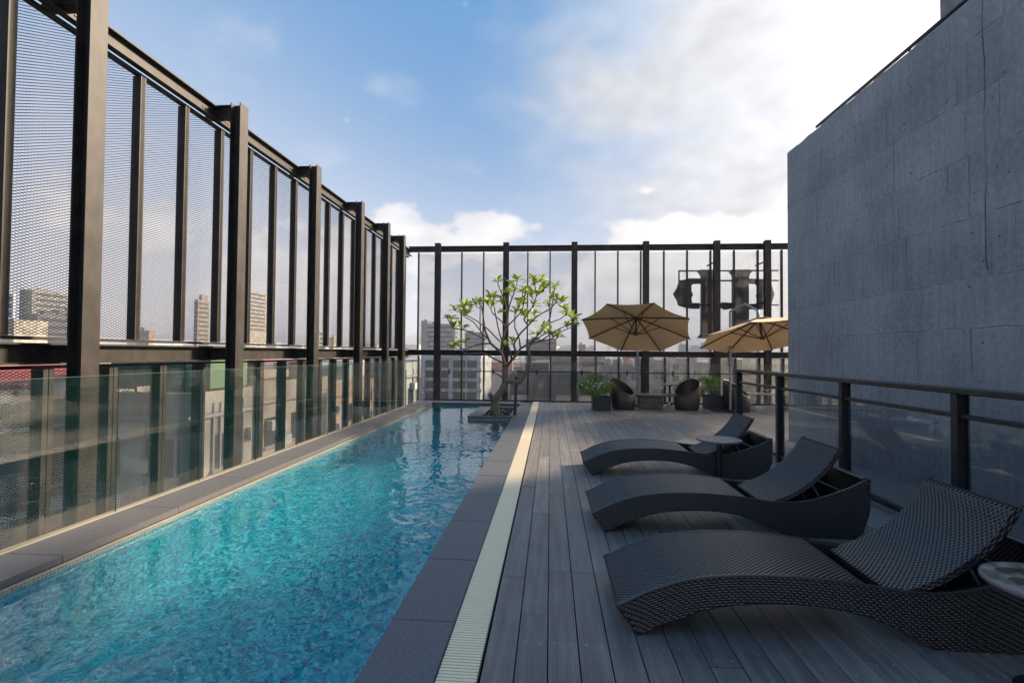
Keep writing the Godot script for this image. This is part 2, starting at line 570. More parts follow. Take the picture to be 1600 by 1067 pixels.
# ------------------------------------------------------------------ pool
func pool() -> void:
	# basin: mosaic floor and walls
	var b := MB.new()
	var x0 := -3.10
	var x1 := -0.775
	var z0 := -13.0
	var z1 := 2.0
	var dp := -1.25
	b.box(Vector3(x0 - 0.02, dp - 0.1, z0), Vector3(x1 + 0.01, dp, z1))
	b.box(Vector3(x0 - 0.02, dp, z0), Vector3(x0, -0.10, z1))
	b.box(Vector3(x1, dp, z0), Vector3(x1 + 0.01, -0.07, z1))
	b.box(Vector3(x0, dp, z0), Vector3(x1, -0.07, z0 + 0.02))
	b.box(Vector3(x0, dp, z1 - 0.02), Vector3(x1, -0.07, z1))
	struct("pool_basin", b.commit(), M.mosaic)
	var band := MB.new()
	band.box(Vector3(x0 - 0.02, -0.10, z0), Vector3(x0 + 0.002, -0.058, z1))
	struct("waterline_band", band.commit(), M.band_mosaic)
	struct("edge_trim", boxm(Vector3(x0 - 0.01, -0.0575, z0), Vector3(x0 + 0.008, -0.048, z1)), M.trim_metal)
	# rippled water surface
	var rip := noise(91, 2.6, 3)
	var fine := noise(92, 9.0, 2)
	var swell := noise(93, 0.7, 2)
	var gust := noise(94, 0.45, 2)
	var tiny := noise(95, 19.0, 1)
	var cols := 150
	var rows := 960
	var p := PackedVector3Array()
	for r in rows:
		var z := lerpf(z0 + 0.02, z1 - 0.02, pow(r / float(rows - 1), 1.0))
		for c in cols:
			var x := lerpf(x0 + 0.002, x1, c / float(cols - 1))
			var rough := clampf(0.75 + 1.3 * gust.get_noise_2d(x, z * 0.6), 0.2, 1.5)
			var y := -0.078 + 0.0062 * rough * rip.get_noise_2d(x * 1.25, z) + 0.0019 * rough * fine.get_noise_2d(x, z) + 0.00045 * rough * tiny.get_noise_2d(x, z) + 0.006 * swell.get_noise_2d(x, z)
			p.append(Vector3(x, y, z))
	var wm := MB.new()
	wm.sheet(p, rows, cols, true)
	struct("water", wm.commit(), M.water)
	# coping: separate pavers along both sides and the far end
	var cop := holder("pool_coping")
	var right := cboxm(Vector3(-0.158, -0.06, -0.363), Vector3(0.158, 0.0, 0.363), 0.004)
	var z := 1.2
	var rng := RandomNumberGenerator.new()
	rng.seed = 6
	while z > -13.0:
		part(cop, "paver", right, M.basalt, T(-0.618, rng.randf_range(-0.001, 0.0015), z - 0.365))
		z -= 0.73
	var left := cboxm(Vector3(-0.20, -0.045, -0.4988), Vector3(0.20, 0.0, 0.4988), 0.0025)
	z = 1.0
	while z > -13.2:
		part(cop, "paver", left, M.granite, T(-3.312, rng.randf_range(-0.0002, 0.0002), z - 0.5))
		z -= 1.0
	for k in 3:
		var w := 2.32 / 3.0
		part(cop, "paver", cboxm(Vector3(-w / 2 + 0.002, -0.06, -0.30), Vector3(w / 2 - 0.002, 0.0, 0.30), 0.004), M.basalt, T(-3.108 + w * (k + 0.5), -0.001, -13.31))
	# overflow grate beside the coping
	var gr := thing("overflow_grate", "long cream slatted drain grate between pool coping and deck boards", "drain grate", Vector3(-0.372, 0, 0))
	var slat := cboxm(Vector3(-0.083, -0.022, -0.0069), Vector3(0.083, -0.002, 0.0069), 0.002)
	part(gr, "channel", boxm(Vector3(-0.088, -0.074, -13.6), Vector3(0.088, -0.05, 1.0)), M.black)
	part(gr, "edge_bar", boxm(Vector3(-0.0885, -0.05, -13.6), Vector3(-0.0845, -0.001, 1.0)), M.rail_steel)
	part(gr, "edge_bar", boxm(Vector3(0.0845, -0.05, -13.6), Vector3(0.0885, -0.001, 1.0)), M.rail_steel)
	z = -1.62
	for k in 300:
		part(gr, "slat", slat, M.grate_slat, T(0, 0, z))
		z -= 0.0205
	var rest := MB.new()
	while z > -13.6:
		rest.box(Vector3(-0.083, -0.022, z - 0.0069), Vector3(0.083, -0.002, z + 0.0069))
		z -= 0.0205
	z = -1.62 + 0.0205
	while z < 0.9:
		rest.box(Vector3(-0.083, -0.022, z - 0.0069), Vector3(0.083, -0.002, z + 0.0069))
		z += 0.0205
	var ro := part(gr, "far_slats", rest.commit(), M.grate_slat)
	ro.set_meta("kind", "stuff")
	# square tree pit standing in the water
	var pit := thing("tree_planter", "square stone tree pit standing in the far end of the pool", "planter", Vector3(-1.25, 0, -11.25))
	part(pit, "wall", boxm(Vector3(-0.46, -1.25, -0.92), Vector3(0.474, -0.042, 0.92)), M.band_mosaic)
	part(pit, "coping_slab", cboxm(Vector3(-0.47, -0.04, -0.93), Vector3(-0.20, 0.003, 0.93), 0.004), M.granite)
	part(pit, "coping_slab", cboxm(Vector3(-0.198, -0.04, 0.83), Vector3(0.472, 0.003, 0.93), 0.004), M.basalt)
	part(pit, "coping_slab", cboxm(Vector3(-0.198, -0.04, -0.93), Vector3(0.472, 0.003, -0.83), 0.004), M.basalt)
	part(pit, "coping_slab", cboxm(Vector3(0.40, -0.04, -0.828), Vector3(0.472, 0.003, 0.828), 0.004), M.basalt)
	var so := MB.new()
	for k in 260:
		var c := Vector3(rng.randf_range(-0.18, 0.38), rng.randf_range(-0.045, -0.012), rng.randf_range(-0.81, 0.81))
		so.xf = Transform3D(Basis.from_euler(Vector3(rng.randf() * 6, rng.randf() * 6, rng.randf() * 6)), c)
		var s := rng.randf_range(0.008, 0.02)
		so.box(Vector3(-s, -s * 0.6, -s), Vector3(s, s * 0.6, s * 1.3))
	var bark_bits := part(pit, "bark_chips", so.commit(), M.soil)
	bark_bits.set_meta("kind", "stuff")

# ------------------------------------------------------------------ deck
func deck() -> void:
	var dk := holder("deck")
	part(dk, "bearer", boxm(Vector3(-0.282, -0.07, DECK_END), Vector3(9.0, -0.045, 3.0)), M.black)
	# one ribbed board, one metre long, scaled to each length
	var b := MB.new()
	var w := 0.1325
	var ribs := 15
	var step := w / ribs
	var prof := []
	for i in ribs:
		var x := -w / 2 + step * i
		var lo := -0.0016 if i > 0 else -0.003
		prof.append(Vector2(x, lo))
		prof.append(Vector2(x + step * 0.22, 0))
		prof.append(Vector2(x + step * 0.78, 0))
		prof.append(Vector2(x + step, -0.0016 if i < ribs - 1 else -0.003))
	for i in prof.size() - 1:
		var p: Vector2 = prof[i]
		var q: Vector2 = prof[i + 1]
		if p.distance_to(q) > 1e-5:
			b.quad(Vector3(p.x, p.y, 0.5), Vector3(q.x, q.y, 0.5), Vector3(q.x, q.y, -0.5), Vector3(p.x, p.y, -0.5))
	b.quad(Vector3(-w / 2, -0.024, 0.5), Vector3(-w / 2, -0.003, 0.5), Vector3(-w / 2, -0.003, -0.5), Vector3(-w / 2, -0.024, -0.5))
	b.quad(Vector3(w / 2, -0.024, -0.5), Vector3(w / 2, -0.003, -0.5), Vector3(w / 2, -0.003, 0.5), Vector3(w / 2, -0.024, 0.5))
	b.quad(Vector3(-w / 2, -0.024, 0.5), Vector3(w / 2, -0.024, 0.5), Vector3(w / 2, -0.0012, 0.5), Vector3(-w / 2, -0.0012, 0.5))
	b.quad(Vector3(w / 2, -0.024, -0.5), Vector3(-w / 2, -0.024, -0.5), Vector3(-w / 2, -0.0012, -0.5), Vector3(w / 2, -0.0012, -0.5))
	var board := b.commit()
	var rng := RandomNumberGenerator.new()
	rng.seed = 17
	var pitch := 0.1372
	var joints := [0.0, 2.55, 3.06, 3.06, 3.06, 2.55, 3.9, 2.2, 3.3, 2.75]
	var screws := []
	for c in 50:
		var x := -0.278 + pitch * (c + 0.5)
		if x > 6.4:
			break
		var start := -0.8 if x < 3.7 else 8.05
		if x > 3.7 and x < 3.7 + pitch:
			start = 8.05
		var z := start
		var first := true
		while z < -DECK_END - 0.02:
			var l := rng.randf_range(1.5, 2.7)
			if first and x < 3.7 and c < joints.size() and c > 0:
				l = joints[c] - z
			elif first:
				l = rng.randf_range(0.8, 3.0)
			first = false
			var e := minf(z + l, -DECK_END)
			if -DECK_END - e < 0.5:
				e = -DECK_END
			var len := e - z - 0.004
			var k: int = [0, 0, 1, 1, 2, 3, 4, 5, 5, 0][rng.randi() % 10]
			part(dk, "plank", board, M["board%d" % k], T(x, rng.randf_range(-0.0016, 0.0006), -(z + e) / 2, Vector3(1, 1, len)))
			if x < 3.0:
				var jz := z + 0.05
				while jz < minf(e, 7.0):
					for s in [-0.036, 0.036]:
						screws.append(Vector3(x + s + rng.randf_range(-0.003, 0.003), 0.0004, -jz + rng.randf_range(-0.006, 0.006)))
					jz += 0.51
			z = e
	var sc := MB.new()
	for p in screws:
		sc.xf = Transform3D(Basis.IDENTITY, p)
		sc.lathe(PackedVector2Array([Vector2(0.0046, -0.002), Vector2(0.0046, 0.0003), Vector2(0.0, 0.0007)]), 6)
	var so := part(dk, "screws", sc.commit(), M.bolt)
	so.set_meta("kind", "stuff")

# ------------------------------------------------------------------ steel screens
func h_beam(b: MB, lo: float, hi: float, depth: float, width: float) -> void:
	# flanges face local x, the open sides face z
	var f := 0.011
	b.box(Vector3(-depth / 2, lo, -width / 2), Vector3(-depth / 2 + f, hi, width / 2))
	b.box(Vector3(depth / 2 - f, lo, -width / 2), Vector3(depth / 2, hi, width / 2))
	b.box(Vector3(-depth / 2 + f, lo, -0.005), Vector3(depth / 2 - f, hi, 0.005))

# expanded metal sheet in the xy plane, from (0, 0) to (w, h)
func expanded(w: float, h: float, strand := 0.0055) -> ArrayMesh:
	var key := "exp%.2f_%.2f_%.4f" % [w, h, strand]
	if shared.has(key):
		return shared[key]
	var L := 0.054
	var S := 0.0245
	var nx := int(round(w / (L / 2)))
	var ny := int(round(h / (S / 2)))
	var dx := w / nx
	var dy := h / ny
	var b := MB.new()
	for i in nx:
		for j in ny + 1:
			if (i + j) % 2 == 1:
				continue
			for s in [-1, 1]:
				if j + s < 0 or j + s > ny:
					continue
				var p := Vector3(i * dx, j * dy, 0)
				var q := Vector3((i + 1) * dx, (j + s) * dy, 0)
				# strands lean: their upper edge is set back
				var a := Vector3(0, strand * 0.5, -0.0022)
				var c := Vector3(0, 0.0006, 0.0013)
				b.quad(p - a + c, q - a + c, q + a + c, p + a + c)
				b.quad(q - a - c, p - a - c, p + a - c, q + a - c)
	shared[key] = b.commit()
	return shared[key]

func screens() -> void:
	var steel: Material = M.steel
	# --- along the pool
	var L := thing("mesh_screen", "tall dark steel screen of expanded mesh along the pool side", "screen")
	var posts := [-0.15, 1.85, 3.78, 5.73, 7.70, 9.60, 11.22, 12.44]
	var pb := MB.new()
	h_beam(pb, -1.2, 4.30, 0.125, 0.16)
	var pm := pb.commit()
	var stub := MB.new()
	# short I-beam from post head out to the top rail
	stub.box(Vector3(-0.34, 4.275, -0.06), Vector3(0, 4.285, 0.06))
	stub.box(Vector3(-0.34, 4.145, -0.06), Vector3(0, 4.155, 0.06))
	stub.box(Vector3(-0.34, 4.155, -0.005), Vector3(0, 4.275, 0.005))
	var sm := stub.commit()
	stub = MB.new()
	stub.box(Vector3(-0.34, 1.215, -0.05), Vector3(0, 1.225, 0.05))
	stub.box(Vector3(-0.34, 1.225, -0.005), Vector3(0, 1.345, 0.005))
	stub.box(Vector3(-0.34, 1.345, -0.05), Vector3(0, 1.355, 0.05))
	var sm2 := stub.commit()
	var dots := MB.new()
	for s in [-1, 1]:
		for i in 3:
			for y in [4.185, 1.285]:
				dots.xf = Transform3D(Basis.from_euler(Vector3(0, 0, -PI / 2)), Vector3(0.0, y, s * (0.14 + 0.045 * i)))
				dots.lathe(PackedVector2Array([Vector2(0.009, 0), Vector2(0.009, 0.009), Vector2(0, 0.010)]), 6)
	var dm := dots.commit()
	for z in posts:
		part(L, "post", pm, steel, T(-3.79, 0, -z))
		part(L, "head_bracket", sm, steel, T(-3.85, 0, -z))
		part(L, "bracket", sm2, steel, T(-3.85, 0, -z))
		var bo := part(L, "bolts", dm, M.rail_steel, T(-4.088, 0, -z))
		bo.set_meta("kind", "stuff")
	# top rail: channel with a lip; middle rail the same
	for y in [4.12, 1.215]:
		var r := MB.new()
		r.box(Vector3(-4.105, y, -14.2), Vector3(-4.09, y + 0.14, 1.0))
		r.box(Vector3(-4.105, y + 0.14, -14.2), Vector3(-4.03, y + 0.155, 1.0))
		r.box(Vector3(-4.105, y - 0.015, -14.2), Vector3(-4.03, y, 1.0))
		part(L, "top_rail" if y > 3 else "middle_rail", r.commit(), steel)
	# panel frame angles above and below
	for yy in [4.07, 1.395, 1.16]:
		part(L, "panel_frame", boxm(Vector3(-4.175, yy, -14.2), Vector3(-4.12, yy + 0.028, 1.0)), steel)
	var mull := MB.new()
	mull.box(Vector3(-4.20, 1.425, -0.02), Vector3(-4.10, 4.07, 0.02))
	mull.box(Vector3(-4.106, 1.425, -0.032), Vector3(-4.10, 4.07, 0.032))
	var mm := mull.commit()
	var mz := -0.22
	var upper := expanded(0.60, 2.62)
	var turn := Basis.from_euler(Vector3(0, PI / 2, 0))
	while mz < 14.1:
		part(L, "mullion", mm, steel, T(0, 0, -mz))
		if mz < 13.5:
			part(L, "mesh_panel", upper, M.mesh_steel, Transform3D(turn * Basis.from_scale(Vector3(0.962, 1, 1)), Vector3(-4.16, 1.435, -mz - 0.02)))
		mz += 0.61
	# below the middle rail: wider twin posts
	var low := MB.new()
	low.box(Vector3(-4.22, -1.2, -0.045), Vector3(-4.11, 1.16, -0.004))
	low.box(Vector3(-4.22, -1.2, 0.004), Vector3(-4.11, 1.16, 0.045))
	var lm := low.commit()
	var lower := expanded(0.60, 2.3)
	mz = -0.47
	while mz < 14.1:
		part(L, "lower_post", lm, steel, T(0, 0, -mz))
		part(L, "mesh_panel", lower, M.mesh_steel, Transform3D(turn * Basis.from_scale(Vector3(0.90, 1, 1)), Vector3(-4.17, -1.15, -mz - 0.045)))
		mz += 0.61
	# --- across the far end
	var R := thing("mesh_screen", "dark steel mesh screen across the far end behind the parasols", "screen")
	var dark: Material = M.steel
	var hp := MB.new()
	hp.xf = Transform3D(Basis.from_euler(Vector3(0, PI / 2, 0)), Vector3.ZERO)
	h_beam(hp, -1.2, 4.40, 0.125, 0.16)
	var hm := hp.commit()
	for x in [-3.185, -1.25, 0.65, 2.594, 4.479, 5.80, 7.7]:
		part(R, "post", hm, dark, T(x, 0, -13.84))
		part(R, "head_bracket", boxm(Vector3(-0.06, 4.2, -0.24), Vector3(0.06, 4.33, -0.065)), dark, T(x, 0, -13.84))
	for y in [4.22, 1.25]:
		var r := MB.new()
		r.box(Vector3(-4.1, y, -14.115), Vector3(9, y + 0.13, -14.10))
		r.box(Vector3(-4.1, y + 0.13, -14.115), Vector3(9, y + 0.145, -14.03))
		r.box(Vector3(-4.1, y - 0.015, -14.115), Vector3(9, y, -14.03))
		part(R, "top_rail" if y > 3 else "middle_rail", r.commit(), dark)
	var bu := expanded(0.633, 2.75, 0.0034)
	var bl := expanded(0.633, 2.36, 0.0034)
	var bm := boxm(Vector3(-0.018, 1.40, -14.20), Vector3(0.018, 4.20, -14.11))
	var bm2 := boxm(Vector3(-0.022, -1.2, -14.20), Vector3(0.022, 1.23, -14.11))
	var x := -3.82
	while x < 9.0:
		part(R, "mullion", bm, dark, T(x, 0, 0))
		part(R, "mullion", bm2, dark, T(x + 0.03, 0, 0))
		part(R, "mesh_panel", bu, M.mesh_steel, T(x, 1.42, -14.16))
		part(R, "mesh_panel", bl, M.mesh_steel, T(x, -1.15, -14.16))
		x += 0.633

# ------------------------------------------------------------------ balustrades
func glass() -> void:
	var gb := thing("glass_balustrade", "frameless glass balustrade standing along the outer pool coping", "balustrade")
	var z := -0.05
	var pane := MB.new()
	pane.box(Vector3(-0.006, -0.12, -0.478), Vector3(0.006, 1.115, 0.478))
	var pm := pane.commit()
	var edge := MB.new()
	edge.box(Vector3(-0.0062, 1.1155, -0.478), Vector3(0.0062, 1.118, 0.478))
	edge.box(Vector3(-0.0055, 0.0, 0.4785), Vector3(0.0055, 1.115, 0.4795))
	var em := edge.commit()
	while z < 13.5:
		part(gb, "pane", pm, M.glass, T(-3.53, 0, -z - 0.485))
		part(gb, "pane_edge", em, M.glass_edge, T(-3.53, 0, -z - 0.485))
		z += 0.971
	part(gb, "base_channel", boxm(Vector3(-3.565, -0.03, -13.6), Vector3(-3.54, 0.012, 0.6)), M.trim_metal)
	part(gb, "base_channel", boxm(Vector3(-3.52, -0.03, -13.6), Vector3(-3.513, 0.006, 0.6)), M.trim_metal)
	# far end
	var fb := thing("glass_balustrade", "glass balustrade with a thin black handrail across the far end", "balustrade")
	var fp := boxm(Vector3(-0.60, 0.0, -0.006), Vector3(0.60, 1.06, 0.006))
	var x := -3.5
	while x < 7.2:
		part(fb, "pane", fp, M.glass, T(x + 0.605, 0, -13.66))
		part(fb, "pane_edge", boxm(Vector3(-0.60, 1.061, -0.006), Vector3(0.60, 1.064, 0.006)), M.glass_edge, T(x + 0.605, 0, -13.66))
		part(fb, "clamp", cboxm(Vector3(-0.02, 0.73, -0.02), Vector3(0.02, 0.87, 0.03), 0.004), M.black, T(x + 0.72, 0, -13.63))
		x += 1.21
	part(fb, "handrail", tubem([Vector3(-2.1, 0.81, -13.58), Vector3(7.2, 0.81, -13.58)], 0.013), M.black)
	part(fb, "base_channel", boxm(Vector3(-3.5, -0.03, -13.69), Vector3(7.2, 0.03, -13.63)), M.black)
	# black railing beside the loungers
	var rl := thing("railing", "black steel railing with glass panes behind the sun loungers", "railing")
	var rp := MB.new()
	h_beam(rp, -0.05, 1.06, 0.085, 0.055)
	rp.xf = Transform3D(Basis.from_euler(Vector3(0, PI / 2, 0)), Vector3.ZERO)
	var rm := rp.commit()
	for pz in [7.75, 6.41, 5.05, 3.69, 2.33, 0.97, -0.4]:
		part(rl, "post", rm, M.rail_steel, T(2.83, 0, -pz))
		if pz > 0:
			part(rl, "pane", boxm(Vector3(-0.006, 0.10, 0.07), Vector3(0.006, 0.885, 1.29)), M.rail_glass, T(2.83, 0, -pz))
			part(rl, "bottom_rail", boxm(Vector3(-0.025, 0.06, 0.05), Vector3(0.025, 0.10, 1.31)), M.rail_steel, T(2.83, 0, -pz))
	part(rl, "top_rail", cboxm(Vector3(2.785, 1.06, -7.83), Vector3(2.875, 1.105, 1.0), 0.006), M.rail_steel)
	part(rl, "second_rail", cboxm(Vector3(2.805, 0.895, -7.79), Vector3(2.855, 0.925, 1.0), 0.004), M.rail_steel)

# ------------------------------------------------------------------ concrete wall
func concrete() -> void:
	var w := 2048
	var h := 1024
	var L := 13.0
	var H := 6.5
	var n1 := noise(101, 0.9, 5)
	var n2 := noise(102, 14.0, 3)
	var n3 := noise(103, 2.0, 3)
	var alb := Image.create(w, h, false, Image.FORMAT_RGB8)
	var hgt := Image.create(w, h, false, Image.FORMAT_L8)
	var rng := RandomNumberGenerator.new()
	rng.seed = 8
	var lifts := [0.98, 1.57, 2.0, 2.55, 3.1, 3.62, 4.13]
	# board marks: vertical lines between lifts
	var marks := []
	for k in 8:
		var ms := []
		var x := rng.randf() * 0.2
		while x < L:
			ms.append([x, rng.randf(), rng.randf_range(0.1, 0.9)])
			x += rng.randf_range(0.09, 0.22)
		marks.append(ms)
	for yy in h:
		var y := H * (1.0 - (yy + 0.5) / h) - 1.0
		var li := 0
		for k in lifts.size():
			if y > lifts[k]:
				li = k + 1
		for xx in w:
			var x := L * (xx + 0.5) / w
			var a := n1.get_noise_2d(x * 0.9, y * 0.9)
			var s := n3.get_noise_2d(x * 7.0, y * 0.35 + li * 40.0)
			var g := n2.get_noise_2d(x, y)
			var v := 0.82 + 0.10 * a + 0.05 * s + 0.07 * g + (rng.randf() - 0.5) * 0.04 + 0.02 * ((li * 7) % 3 - 1)
			var hh := 0.6 + 0.06 * s + 0.16 * g + 0.10 * a
			for k in lifts.size():
				var dy: float = absf(y - lifts[k] - 0.012 * n3.get_noise_2d(x * 2.0, k * 9.0))
				var on := n3.get_noise_2d(x * 1.1, k * 31.0 + 5.0)
				if dy < 0.006 and on > -0.15:
					v -= 0.26 * clampf(on + 0.3, 0, 1)
					hh -= 0.32 * clampf(on + 0.4, 0, 1)
				elif dy < 0.02 and on > 0.0:
					v += 0.03
					hh += 0.06
			v = clampf(v, 0.2, 1.0)
			alb.set_pixel(xx, yy, Color(v * 0.96, v * 0.985, v))
			hgt.set_pixel(xx, yy, Color(hh, hh, hh))
	var line := func(px: int, y0: int, y1: int, amount: float, wide: int):
		for q in range(y0, y1):
			if q < 0 or q >= h:
				continue
			var jx: int = px + int(round(3.0 * n3.get_noise_2d(px, q * 0.004)))
			var am := amount * clampf(0.65 + 1.1 * n3.get_noise_2d(px * 3.0, q * 0.0045), 0, 1)
			for i in wide:
				if jx + i < w:
					var c := alb.get_pixel(jx + i, q)
					alb.set_pixel(jx + i, q, c.darkened(am))
					var e := hgt.get_pixel(jx + i, q).r
					hgt.set_pixel(jx + i, q, Color(e - am * 0.8, 0, 0))
	for k in 8:
		var ylo: float = -1.0 if k == 0 else lifts[k - 1]
		var yhi: float = lifts[k] if k < 7 else 5.4
		for m in marks[k]:
			var f: float = m[2]
			if m[1] > 0.45:
				continue
			var top: float = lerpf(ylo, yhi, 1.0 if m[1] < 0.25 else f)
			line.call(int(m[0] / L * w), int((1.0 - (top + 1.0) / H) * h), int((1.0 - (ylo + 1.0) / H) * h), 0.22 + 0.7 * absf(m[1] - 0.2), 1 if m[1] > 0.12 else 2)
	# the deep vertical construction joint and pits
	line.call(int((4.52 + 2.0) / L * w), int((1.0 - 5.5 / H) * h), int((1.0 - 3.05 / H) * h), 0.55, 2)
	for k in 900:
		var px := rng.randi() % (w - 8)
		var py := rng.randi() % (h - 8)
		var r := 1 + rng.randi() % 2
		for i in r + rng.randi() % 2:
			for j in r:
				alb.set_pixel(px + i, py + j, alb.get_pixel(px + i, py + j).darkened(0.6))
				hgt.set_pixel(px + i, py + j, Color(0.1, 0, 0))
	var m := mat("concrete", 0.38, 0.395, 0.42, 0.75)
	m.albedo_texture = ImageTexture.create_from_image(alb)
	relief(m, ImageTexture.create_from_image(hgt), 0.9)
	var b := MB.new()
	var x := 3.70
	# left face in a grid whose top edge is a little ragged
	var cols := 140
	var edge := noise(104, 1.6, 4)
	for i in cols:
		var za := lerpf(-8.09, 2.0, i / float(cols))
		var zb := lerpf(-8.09, 2.0, (i + 1) / float(cols))
		var ya := 4.49 + 0.018 * edge.get_noise_2d(za * 2.0, 0)
		var yb := 4.49 + 0.018 * edge.get_noise_2d(zb * 2.0, 0)
		var k := b.v.size()
		b.quad(Vector3(x, -1, za), Vector3(x, -1, zb), Vector3(x, yb, zb), Vector3(x, ya, za))
		b.t[k] = Vector2((2.0 - za) / L, 1.0)
		b.t[k + 1] = Vector2((2.0 - zb) / L, 1.0)
		b.t[k + 2] = Vector2((2.0 - zb) / L, 1.0 - (yb + 1.0) / H)
		b.t[k + 3] = Vector2((2.0 - za) / L, 1.0 - (ya + 1.0) / H)
		b.quad(Vector3(x, ya, za), Vector3(x, yb, zb), Vector3(9.0, 4.49, zb), Vector3(9.0, 4.49, za))
	b.quad(Vector3(9, -1, -8.09), Vector3(x, -1, -8.09), Vector3(x, 4.49, -8.09), Vector3(9, 4.49, -8.09))
	b.quad(Vector3(x, -1, 2), Vector3(9, -1, 2), Vector3(9, 4.49, 2), Vector3(x, 4.49, 2))
	b.quad(Vector3(9, -1, 2), Vector3(9, -1, -8.09), Vector3(9, 4.49, -8.09), Vector3(9, 4.49, 2))
	var o := thing("concrete_building", "bare grey concrete stair block with board marks beside the loungers", "building")
	part(o, "wall", b.commit(), m)
	part(o, "roof_handrail", tubem([Vector3(3.82, 4.62, -7.45), Vector3(3.82, 4.62, 1.5)], 0.022, 8), M.rail_steel)
	var hz := -7.3
	while hz < 1.5:
		part(o, "rail_bracket", tubem([Vector3(3.82, 4.4, hz), Vector3(3.82, 4.61, hz)], 0.012, 6), M.rail_steel)
		hz += 0.86
	part(o, "roof_hut", cboxm(Vector3(4.5, 4.3, -6.1), Vector3(6.5, 7.2, -2.0), 0.02), M.slab)

# ------------------------------------------------------------------ sun loungers
const TOP := [Vector2(0, .135), Vector2(.143, .203), Vector2(.317, .263), Vector2(.516, .292), Vector2(.676, .30), Vector2(.81, .30), Vector2(.943, .292), Vector2(1.077, .280), Vector2(1.207, .263), Vector2(1.341, .250), Vector2(1.476, .253), Vector2(1.609, .277), Vector2(1.742, .323), Vector2(1.876, .377), Vector2(1.982, .434)]
const BOT := [Vector2(.10, 0), Vector2(.167, .03), Vector2(.277, .078), Vector2(.41, .13), Vector2(.543, .157), Vector2(.676, .17), Vector2(.81, .173), Vector2(.943, .166), Vector2(1.077, .145), Vector2(1.207, .105), Vector2(1.341, .045), Vector2(1.43, 0), Vector2(1.85, 0), Vector2(1.93, .05), Vector2(1.975, .18), Vector2(1.982, .434)]

func at_x(c: Array, x: float) -> float:
	if x <= c[0].x:
		return c[0].y
	for i in c.size() - 1:
		if x <= c[i + 1].x:
			var a: Vector2 = c[maxi(i - 1, 0)]
			var b: Vector2 = c[i]
			var d: Vector2 = c[i + 1]
			var e: Vector2 = c[mini(i + 2, c.size() - 1)]
			return b.cubic_interpolate(d, a, e, (x - b.x) / maxf(d.x - b.x, 1e-6)).y
	return c[-1].y

# one strand showing between two crossings of the weave
func strand(b: MB, p: Vector3, a: Vector3, c: Vector3, nn: Vector3, length: float, width: float, up: float) -> void:
	var k := b.v.size()
	var rise := [-0.0014, up, up, -0.0014]
	var tip := [-0.75, -0.12, 0.12, 0.75]
	for i in 4:
		var s: float = [-0.5, -0.26, 0.26, 0.5][i]
		for j in 3:
			var w: float = j - 1
			var q: Vector3 = p + a * (length * s) + c * (width * 0.5 * w) + nn * (rise[i] - (0.0012 if j != 1 else 0.0))
			b.v.append(q)
			var tilt: float = tip[i]
			b.n.append((nn + a * tilt + c * (0.55 * w)).normalized())
			b.t.append(Vector2.ZERO)
	var out := c.cross(a).dot(nn) < 0
	for i in 3:
		for j in 2:
			var q := k + i * 3 + j
			if out:
				b.ix.append_array([q, q + 1, q + 3, q + 1, q + 4, q + 3])
			else:
				b.ix.append_array([q, q + 3, q + 1, q + 1, q + 3, q + 4])

func weave_curve(pts: Array, z0: float, z1: float, flip := 1.0, len := 0.029, wid := 0.0122) -> ArrayMesh:
	var b := MB.new()
	var s := 0.0
	var walk := []
	for i in pts.size() - 1:
		walk.append(s)
		s += pts[i].distance_to(pts[i + 1])
	walk.append(s)
	var rows := int((z1 - z0) / wid)
	var rng := RandomNumberGenerator.new()
	rng.seed = 3
	for r in rows:
		var z := z0 + (r + 0.5) * (z1 - z0) / rows
		var q := len * (0.5 if r % 2 == 0 else 1.0)
		while q < s - len * 0.4:
			var i := 0
			while i < walk.size() - 2 and walk[i + 1] < q:
				i += 1
			var f: float = (q - walk[i]) / (walk[i + 1] - walk[i])
			var p: Vector2 = pts[i].lerp(pts[i + 1], f)
			var d: Vector2 = (pts[i + 1] - pts[i]).normalized()
			var nn := Vector3(-d.y, d.x, 0) * flip
			strand(b, Vector3(p.x, p.y, z) + nn * 0.001, Vector3(d.x, d.y, 0), Vector3(0, 0, 1), nn, len * rng.randf_range(0.97, 1.03), wid * 0.84, 0.0036)
			q += len
	return b.commit()

func fine(c: Array, x0: float, x1: float, step := 0.02) -> Array:
	var o := []
	var k := int(ceil((x1 - x0) / step))
	for i in k + 1:
		var x := lerpf(x0, x1, i / float(k))
		o.append(Vector2(x, at_x(c, x)))
	return o

